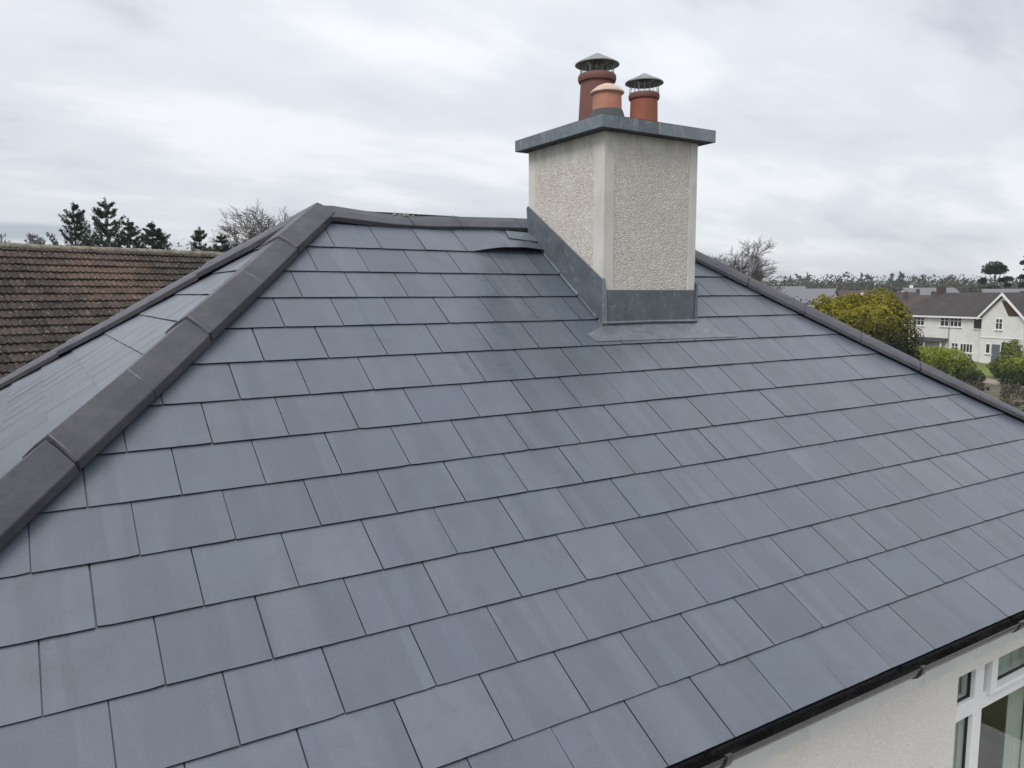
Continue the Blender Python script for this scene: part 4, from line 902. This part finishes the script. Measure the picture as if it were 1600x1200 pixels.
# ------------------------------------------------------------------ garden beyond the far hip
bare_tree(69.3, 56.7, 14.7, 5.6, 64, 'spreading leafless tree rising behind the far hip beside the chimney', levels=5, kids=5, fork=.42, limbs=12, rmin=.013, trunk_r=.28, up=.9)
shrub('yew_bush', 42.6, 25.9, [(0, 0, 4.1, 2.75, 2.5, 3.75), (-1.5, 1.0, 4.0, 1.4, 1.4, 3.6), (1.5, -1.0, 3.7, 1.25, 1.4, 3.6)], 'yew', .085, 33, 'huge rounded golden-tipped evergreen bush behind the far hip', 'bush', dens=520, boxy=1.7, lump=.13)
shrub('hedge', 69.1, 36.9, [(-.9, .9, 1.55, 1.2, 1.2, 1.75), (.3, -.2, 1.5, 1.3, 1.3, 1.75), (1.25, -1.4, 1.45, 1.2, 1.2, 1.7)], 'hedge', .085, 34, 'clipped bright green hedge in front of the white house, beside the golden bush', 'hedge', dens=380, boxy=2.6, lump=.05)
shrub('shrub', 70.6, 34.0, [(0, 0, .9, .9, .9, 1.2), (.7, -.5, .6, .7, .7, .8)], 'shrub', .10, 35, 'low rounded green shrub at the near corner of the lawn', dens=260)
shrub('shrub', 79.6, 35.4, [(0.3, -.3, 1.0, 1.5, 1.4, 1.15), (1.7, -1.6, 1.2, 1.6, 1.5, 1.45)], 'shrub', .12, 36, 'big rounded green shrub on the far side of the lawn before the blue door', dens=260)
shrub('shrub', 74.6, 31.2, [(-.3, .6, 1.1, 1.3, 1.2, 1.25), (1.0, -.6, 1.1, 1.4, 1.2, 1.3)], 'hedge', .12, 37, 'dark low evergreen hedge above the pale path at the edge of the picture', 'hedge', dens=260, boxy=1.4)
shrub('shrub', 87.2, 45.0, [(0, 0, .6, 1.6, .8, .75), (-1.6, 1.6, .55, 1.2, .8, .7), (1.6, -1.2, .6, 1.2, .8, .65)], 'brownshrub', .12, 38, 'low dark flowerbed shrubs along the wall of the white house', dens=150)
shrub('shrub', 54.6, 25.6, [(0, 0, .7, 1.2, .9, .85), (-1.2, .8, .6, 1.0, .8, .7)], 'brownshrub', .09, 39, 'brown wintry bush on the bare ground before the lawn', dens=150)
shrub('shrub', 60.2, 29.3, [(0, 0, .6, 1.3, 1.0, .75), (-1.4, .9, .7, 1.1, .9, .8)], 'scrub', .09, 40, 'sparse grey-green bush just under the clipped hedge', dens=120)
shrub('shrub', 50.5, 21.6, [(0, 0, .5, 1.4, 1.0, .6), (1.4, -.5, .5, 1.0, .8, .6)], 'scrub', .08, 41, 'scrubby undergrowth on the bare brown ground nearest the far hip', dens=110)

# ------------------------------------------------------------------ white house beyond the lawn
m = Mat('white_house_paint'); W_ = m.vec(coord='World'); M['white'] = m.fin(m.mix(m.ramp(m.noise(0.9, 5, 0.65, vec=W_), [(0.4, 0.0), (0.7, 0.6)]), (0.74, 0.735, 0.70), (0.58, 0.575, 0.54)), 0.9, 0.2)
m = Mat('brown_slate_roof'); W_ = m.vec(coord='World'); c = m.mix(m.ramp(m.noise(0.7, 5, 0.65, vec=W_), [(0.35, 0.0), (0.7, 1.0)]), (0.062, 0.053, 0.050), (0.042, 0.038, 0.039))
c = m.mix(m.ramp(m.noise(4.0, 3, 0.6, vec=m.vec((.3, .3, 3), 'World')), [(0.56, 0.0), (0.72, 0.6)]), c, (0.14, 0.12, 0.105)); M['farroof'] = m.fin(c, 0.85, 0.3)
M['redroof'] = Mat('brown_tile_roof').fin((0.082, 0.064, 0.056), 0.9, 0.2)
M['greyroof'] = Mat('pale_grey_roof').fin((0.17, 0.175, 0.185), 0.85, 0.3)
M['trim'] = Mat('white_trim').fin((0.80, 0.80, 0.78), 0.6, 0.3)
M['bluedoor'] = Mat('blue_grey_door').fin((0.115, 0.135, 0.165), 0.5, 0.4)
M['darkopen'] = Mat('dark_opening_shade').fin((0.02, 0.02, 0.022), 0.8, 0.2)
M['brownwood_gable_shade'] = Mat('brown_timber_and_gable_shade').fin((0.075, 0.05, 0.038), 0.8, 0.2)
hp = np.array((95.96, 45.71, 0)); hd = np.array((.2454, .9694, 0)); hn = np.array((-.9694, .2454, 0)); zz = np.array((0, 0, 1.))
F = lambda t, o, z: hp + hd * t + hn * o + zz * z
wh = tag(empty('white_house', F(3, -3, 0)), 'white rendered two-storey house with dark roof and front gable across the lawn', 'house')
mb = MB(); mb.obox(F(-8, 0, 0), hd * 20.6, -hn * 7.2, zz * 5.36); mb.build('wall', M['white'], wh)
mb = MB(); e, rz = 5.36, 8.15
A = [F(-8.4, .38, e - .1), F(13.0, .38, e - .1), F(10.2, -3.6, rz), F(-8.4, -3.6, rz), F(13.0, -7.6, e - .1), F(-8.4, -7.6, e - .1)]
mb.add(A + [a - zz * .12 for a in A], [(1, 0, 3, 2), (4, 1, 2), (5, 4, 2, 3), (6, 7, 8, 9), (7, 10, 8), (10, 11, 9, 8), (0, 1, 7, 6), (1, 4, 10, 7), (4, 5, 11, 10), (5, 3, 9, 11), (3, 0, 6, 9)]); wroof = mb.build('roof', M['farroof'], wh)
mb = MB(); mb.obox(F(-.5, .40, e - .30), hd * 13.4, hn * .05, zz * .20); mb.build('fascia_board', M['trim'], wh)
gl, gr, go = -.75, -5.95, .9; ga = (gl + gr) / 2
mb = MB(); a = [F(gl, go, 0), F(gr, go, 0), F(gr, go, 5.45), F(ga, go, 7.75), F(gl, go, 5.45)]; mb.prism(a, -hn * 4); mb.build('gable_wall', M['white'], wh)
mb = MB()
for s_ in (0, 1):
    x0 = gl + .35 if s_ == 0 else gr - .35; k = -1 if s_ == 0 else 1
    a = [F(x0, go + .3, 5.18), F(ga, go + .3, 8.0), F(ga, go - 4.6, 8.0), F(x0, go - 4.6, 5.18)]; mb.prism(a, zz * .12)
mb.build('gable_roof', M['farroof'], wh)
for s_ in (0, 1):
    x0 = gl + .38 if s_ == 0 else gr - .38; mb = MB(); mb.prism([F(x0, go + .31, 4.98), F(ga, go + .31, 7.80), F(ga, go + .31, 8.13), F(x0, go + .31, 5.30)], hn * .06); mb.build('bargeboard', M['trim'], wh)
mb = MB(); mb.prism([F(ga + .25, go + .012, 7.25), F(ga - .75, go + .012, 5.5), F(gr + .25, go + .012, 5.5), F(ga - .35, go + .012, 7.2)], hn * .03); mb.build('gable_brown_shade', M['brownwood_gable_shade'], wh)  # brown patch: brownish render and the shadow on it, put into colour
mb = MB(); mb.obox(F(gl - .02, go + .006, 2.95), -hd * (gl - gr - .04), hn * .06, zz * .10); mb.build('string_course', M['trim'], wh)
def hwin(t0, t1, z0, z1, o=0.0, bars=2, cross=True, frame='trim', sill=True):
    mb = MB(); f = .07
    for bx in ((t0, z0, t1 - t0, f), (t0, z1 - f, t1 - t0, f), (t0, z0 + f, f, z1 - z0 - 2 * f), (t1 - f, z0 + f, f, z1 - z0 - 2 * f)): mb.obox(F(bx[0], o + .003, bx[1]), hd * bx[2], hn * .06, zz * bx[3])
    wn_ = mb.build('window', M[frame], wh, F(t0, o, z0))
    mb = MB(); mb.obox(F(t0 + f, o + .004, z0 + f), hd * (t1 - t0 - 2 * f), hn * .012, zz * (z1 - z0 - 2 * f)); mb.build('pane', M['farglass'], wn_)
    for i in range(1, bars + 1):
        t = t0 + (t1 - t0) * i / (bars + 1); mb = MB(); mb.obox(F(t - .035, o + .017, z0 + f), hd * .07, hn * .04, zz * (z1 - z0 - 2 * f)); mb.build('glazing_bar', M[frame], wn_)
    if cross: mb = MB(); mb.obox(F(t0 + f, o + .018, z0 + (z1 - z0) * .60), hd * (t1 - t0 - 2 * f), hn * .036, zz * .06); mb.build('glazing_bar', M[frame], wn_)
    if sill: mb = MB(); mb.obox(F(t0 - .08, o + .003, z0 - .10), hd * (t1 - t0 + .16), hn * .14, zz * .095); mb.build('sill', M['trim'], wn_)
hwin(8.25, 10.05, 3.95, 5.03); hwin(4.55, 5.85, 3.98, 5.13, bars=1); hwin(2.70, 4.40, 3.98, 5.13, bars=2)
hwin(.05, 1.02, 3.9, 5.15, bars=1, frame='brownwood_gable_shade'); hwin(ga - .1, ga + .8, 3.95, 5.2, o=go, bars=1)
hwin(3.0, 4.0, .75, 2.05, bars=1); hwin(1.0, 2.75, .95, 2.05, bars=3, cross=False); hwin(gl - 1.35, gl - .75, 1.15, 2.3, o=go, bars=0, cross=False)
mb = MB(); mb.obox(F(gl - 2.55, go + .004, .05), hd * 1.0, hn * .06, zz * 2.2); dr = mb.build('door', M['bluedoor'], wh); mb = MB(); mb.obox(F(gl - 1.7, go + .065, 1.0), hd * .06, hn * .06, zz * .12); mb.build('handle', M['trim'], dr)
mb = MB(); mb.obox(F(gl - 4.1, go + .004, .02), hd * 1.35, hn * .05, zz * 2.5); mb.build('garage_opening_shade', M['darkopen'], wh)  # dark panel: the shade inside the garage opening put into colour
mb = MB(); mb.prism([F(4.5, .003, 2.42), F(9.7, .003, 2.42), F(9.7, 1.15, 2.02), F(4.5, 1.15, 2.02)], zz * .10); pr = mb.build('porch_roof', M['farroof'], wh)
for t in (4.6, 7.1, 9.5): mb = MB(); mb.obox(F(t, 1.0, 0), hd * .1, hn * .1, zz * 2.05); mb.build('porch_post', M['trim'], pr)
for t, o in ((-.05, .01), (4.47, .01)): mb = MB(); mb.tube([F(t, o + .05, 0), F(t, o + .05, e - .3)], [.045, .045], 8); mb.build('downpipe', M['trim'] if t < 0 else M['greyroof'], wh, smooth=True)
for t in (9.0, -2.0): mb = MB(); mb.obox(F(t, -4.0, rz - .5), hd * .9, hn * .7, zz * 1.3) if t > 5 else mb.obox(F(t, -4.2, rz - .5), hd * .5, hn * .5, zz * .65); mb.build('chimney', M['redroof'], wh)
shrub('climber', *F(7.4, 1.6, 0)[:2], [(0, 0, 2.6, .55, .5, 1.2), (-.3, .5, 1.6, .6, .5, 1.0), (.6, .4, 1.0, 1.0, .6, .9)], 'brownshrub', .11, 42, 'dark climbing shrub beside the porch of the white house', dens=70)
shrub('shrub', *F(-6.2, 2.8, 0)[:2], [(0, 0, 1.3, 1.1, 1.0, 1.4), (-1.0, -.6, 1.5, 1.0, 1.0, 1.6)], 'shrub', .12, 43, 'yellow-green shrub in front of the dark garage door', dens=200)

# ------------------------------------------------------------------ small houses in the distance
def far_house(x, y, ang, L, D, eave, ridge, wall, roofm, label, hip=False, chimneys=((.3, .0),), gable_win=True):
    root = tag(empty('distant_house', (x, y, 0)), label, 'house'); a = np.array((math.cos(ang), math.sin(ang), 0)); b = np.array((-math.sin(ang), math.cos(ang), 0)); c = np.array((x, y, 0))
    Q = lambda u, v, z: c + a * u + b * v + zz * z
    mb = MB()
    if hip: mb.obox(Q(-L / 2, -D / 2, 0), a * L, b * D, zz * eave)
    else: mb.prism([Q(-L / 2, -D / 2, 0), Q(-L / 2, -D / 2, eave), Q(-L / 2, 0, ridge - .12), Q(-L / 2, D / 2, eave), Q(-L / 2, D / 2, 0)], a * L)
    mb.build('wall', M[wall], root); mb = MB(); o = .3; hh = D * .45 if hip else -o
    A = [Q(-L / 2 - o, -D / 2 - o, eave - .12), Q(L / 2 + o, -D / 2 - o, eave - .12), Q(L / 2 - hh, 0, ridge), Q(-L / 2 + hh, 0, ridge), Q(-L / 2 - o, D / 2 + o, eave - .12), Q(L / 2 + o, D / 2 + o, eave - .12)]
    fs = [(0, 1, 2, 3), (5, 4, 3, 2), (1, 5, 2), (4, 0, 3)] if hip else [(0, 1, 2, 3), (5, 4, 3, 2)]
    mb.add(A, fs); rf = mb.build('roof', M[roofm], root); sol = rf.modifiers.new('thickness', 'SOLIDIFY'); sol.thickness = .14
    for u, v in chimneys:
        mb = MB(); mb.obox(Q(u * L - .3, v * D - .25, ridge - .7), a * .6, b * .5, zz * 1.25); cm = mb.build('chimney', M['trim'] if wall == 'white' else M['redroof'], root)
        mb = MB(); mb.lathe(Q(u * L, v * D, ridge + .545), [(.12, 0), (.10, .35)], 8, True); mb.build('chimney_pot', M['terra'], cm)
    for sgn in (-1, 1):
        for q in range(max(2, int(L / 3))):
            u = -L / 2 + (q + .5) * L / max(2, int(L / 3)); mb = MB(); mb.obox(Q(u - .5, sgn * (D / 2 + .004), eave - 1.9), a * 1.0, b * sgn * .05, zz * 1.1); wn_ = mb.build('window', M['trim'], root)
            mb = MB(); mb.obox(Q(u - .42, sgn * (D / 2 + .056), eave - 1.82), a * .84, b * sgn * .012, zz * .94); mb.build('pane', M['farglass'], wn_)
    return root
far_house(117.1, 92.3, 2.45, 9, 6.5, 7.3, 9.4, 'white', 'greyroof', 'distant white-walled house with pale grey roof just beside the far hip', chimneys=((.30, 0),))
far_house(113.4, 83.2, 1.9, 9, 6.5, 6.6, 8.9, 'white', 'greyroof', 'distant house showing a pale gabled roof before the golden bush', chimneys=())
far_house(135.4, 92.7, 2.3, 12, 7, 6.6, 8.7, 'wall', 'redroof', 'distant brown-roofed house with white chimney above the golden bush', chimneys=((.02, 0),))
far_house(119.0, 76.6, 2.2, 8, 6, 5.6, 7.6, 'white', 'redroof', 'small distant brown roof with a pale chimney peeping over the golden bush', chimneys=((.0, 0),), hip=True)
far_house(145.0, 86.7, 2.35, 13, 7, 6.0, 8.3, 'wall', 'farroof', 'long dark distant roof between the golden bush and the white house', hip=True, chimneys=((-.3, 0), (.3, 0)))
far_house(170.2, 94.7, 2.6, 11, 7, 7.6, 9.3, 'white', 'greyroof', 'distant pale house peeping over the long roof ridge of the white house', chimneys=((.35, 0),))
far_house(144.5, 65.0, 2.4, 10, 7, 6.8, 8.8, 'white', 'greyroof', 'distant pale-roofed house just behind the white gable', chimneys=())
far_house(124.0, 66.0, 2.2, 13, 7, 5.4, 7.8, 'wall', 'redroof', 'brown-roofed house directly behind the left end of the white house', chimneys=((.1, 0), (.4, 0)), hip=True)

# ------------------------------------------------------------------ pines and the wooded skyline
def umbrella_pine(x, y, h, seed, label, sets):
    r = np.random.default_rng(seed); root = tag(empty('pine_tree', (x, y, 0)), label, 'tree'); P0, P1, R0, R1, C_ = [], [], [], [], []
    pts = [np.array((x + .25 * math.sin(i * .9), y, h * .9 * i / 8)) for i in range(9)]
    for i in range(8): P0.append(pts[i]); P1.append(pts[i + 1]); R0.append(.38 * (1 - i / 9)); R1.append(.38 * (1 - (i + 1) / 9))
    for (dx, dy, z, rx, rz) in sets:
        tip = np.array((x + dx, y + dy, z)); k = min(int(max(z / h - .22, .2) * 8), 7); P0.append(pts[k]); P1.append(tip); R0.append(.13); R1.append(.05)
        for q in range(6): a = r.uniform(0, 6.28); P0.append(tip); P1.append(tip + np.array((math.cos(a) * rx * .8, math.sin(a) * rx * .8, rz * .3))); R0.append(.05); R1.append(.02)
        c, v = blob_leaves(tip, (rx, rx, rz), int(420 * rx), r, lump=.3, shell=.7); C_.append(c)
    bigmesh('trunk', seg_quads(P0, P1, R0, R1, 6), 4, M['bark'], root); bigmesh('crown', leaf_quads(np.concatenate(C_), .26, r, aspect=.4), 4, M['pineneedle'], root); return root
rt = CR[0]
def off(k, z, rx, rz, d=0): return (rt[0] * k, rt[1] * k, z, rx, rz)
umbrella_pine(161.3, 76.5, 14.2, 71, 'flat-topped dark pine on the skyline above the white house', [off(-.2, 13.2, 1.7, .9), off(-1.3, 12.4, 1.2, .7), off(1.2, 12.6, 1.1, .7), off(.2, 12.3, 1.4, .6), off(2.5, 10.9, .9, .35), off(1.5, 10.6, .9, .4), off(-2.4, 10.5, .7, .6), off(2.6, 9.6, .7, .35), off(-1.4, 8.2, 1.5, 1.5), off(-.2, 8.4, 1.3, 1.2), off(-2.6, 7.6, 1.1, 1.0), off(1.0, 7.2, 1.3, 1.0), off(2.6, 7.0, 1.3, .9)])
umbrella_pine(155.6, 68.0, 15.6, 72, 'open-crowned pine cut by the right edge of the picture', [off(.4, 14.9, 1.1, .8), off(-.9, 13.6, .7, .35), off(-1.0, 11.0, .7, .4), off(.2, 12.4, .9, .5), off(-.8, 9.6, .8, .5), off(.6, 8.4, 1.2, .9)])
FB = [(280.5, 215.8, 15.9, 2.2, 'lone small leafless treetop on the skyline beside the far hip'), (285.7, 212.6, 17.4, 3.6, 'fan-shaped leafless treetop on the skyline above the pale gabled roof'),
      (305.4, 200.3, 17.2, 2.0, 'narrow leafless tree on the skyline, first after the dark evergreen domes'), (313.8, 201.0, 16.8, 2.8, 'broad leafless tree on the skyline, second after the dark evergreen domes'),
      (314.0, 194.9, 16.7, 2.4, 'leafless tree on the skyline above the middle of the golden bush'), (307.7, 187.0, 17.4, 2.4, 'tallest leafless treetop of the skyline row above the end of the golden bush'),
      (320.4, 191.0, 16.4, 2.8, 'leafless treetop on the skyline above the gap beside the golden bush'), (326.4, 187.2, 16.3, 3.0, 'domed leafless tree on the skyline above the left end of the white house roof'),
      (325.0, 176.2, 15.8, 4.4, 'wide flat leafless tree on the skyline above the middle of the white house roof'), (343.3, 176.7, 15.0, 2.4, 'small leafless treetop on the skyline just before the flat-topped pine')]
for i, (x, y, h, s_, lb) in enumerate(FB): bare_tree(x, y, h, s_, 80 + i, lb, levels=4, kids=5, limbs=9, rmin=.10, twig='fartwig', fork=.45)
shrub('evergreen_tree', 274.8, 195.6, [(0, 0, 12.0, 2.4, 2.4, 4.0)], 'pineneedle', .5, 91, 'smaller dark evergreen dome on the skyline above the golden bush', 'tree', dens=60)
shrub('evergreen_tree', 271.8, 185.7, [(0, 0, 12.0, 3.4, 3.4, 4.6), (-3.2, 2, 11, 2.6, 2.6, 4.0), (3, -2, 10.6, 2.4, 2.4, 3.8)], 'pineneedle', .5, 92, 'larger dark evergreen dome on the skyline above the golden bush', 'tree', dens=60)
def wood(name, label, n, dist, bear, hts, mat, seed, q, size):
    r = np.random.default_rng(seed); out = []
    for i in range(n):
        b = math.radians(r.uniform(*bear)); D = r.uniform(*dist); x, y = CAM[0] + D * math.sin(b), CAM[1] + D * math.cos(b); h = r.uniform(*hts)
        c, v = blob_leaves((x, y, h * .52), (h * r.uniform(.32, .6), h * r.uniform(.32, .6), h * .5), q, r, lump=.3, shell=.8, zmin=.1); out.append(leaf_quads(c, size, r, v, aspect=.7))
    tag(bigmesh(name, np.concatenate(out), 4, M[mat]), label, 'woodland', kind='stuff')
wood('ground_cover', 'low brown and green ground cover on the rough ground before the lawn', 260, (44, 78), (60, 74), (.25, .95), 'brownshrub', 105, 90, .075)
wood('woodland', 'far-off belt of mixed trees along the skyline', 680, (255, 330), (38, 98), (9.5, 13.2), 'wood', 101, 620, .36)
wood('far_woodland', 'farthest wooded rise behind the row of skyline trees', 600, (340, 460), (-14, 110), (10, 14), 'wood', 102, 220, .75)
wood('garden_scrub', 'brown winter scrub and garden trees among the distant roofs', 420, (125, 245), (44, 82), (4.0, 7.8), 'scrub', 103, 170, .24)
wood('garden_undergrowth', 'low green and brown undergrowth among the gardens', 90, (92, 160), (50, 90), (1.5, 4.5), 'shrub', 104, 120, .17)

# ------------------------------------------------------------------ moist air over the gardens
mb = MB(); mb.box(-700, 700, -300, 700, -1.0, 24.0); hz = mb.build('haze', M['glass']); hz.data.materials.clear()
hm = bpy.data.materials.new('haze_air'); hm.use_nodes = True; ht = hm.node_tree; ht.nodes.clear()
pv = ht.nodes.new('ShaderNodeVolumePrincipled'); pv.inputs['Color'].default_value = (0.80, 0.86, 0.95, 1); pv.inputs['Density'].default_value = 0.0003; pv.inputs['Anisotropy'].default_value = 0.0
ho = ht.nodes.new('ShaderNodeOutputMaterial'); ht.links.new(pv.outputs[0], ho.inputs['Volume']); hz.data.materials.append(hm); tag(hz, kind='stuff')
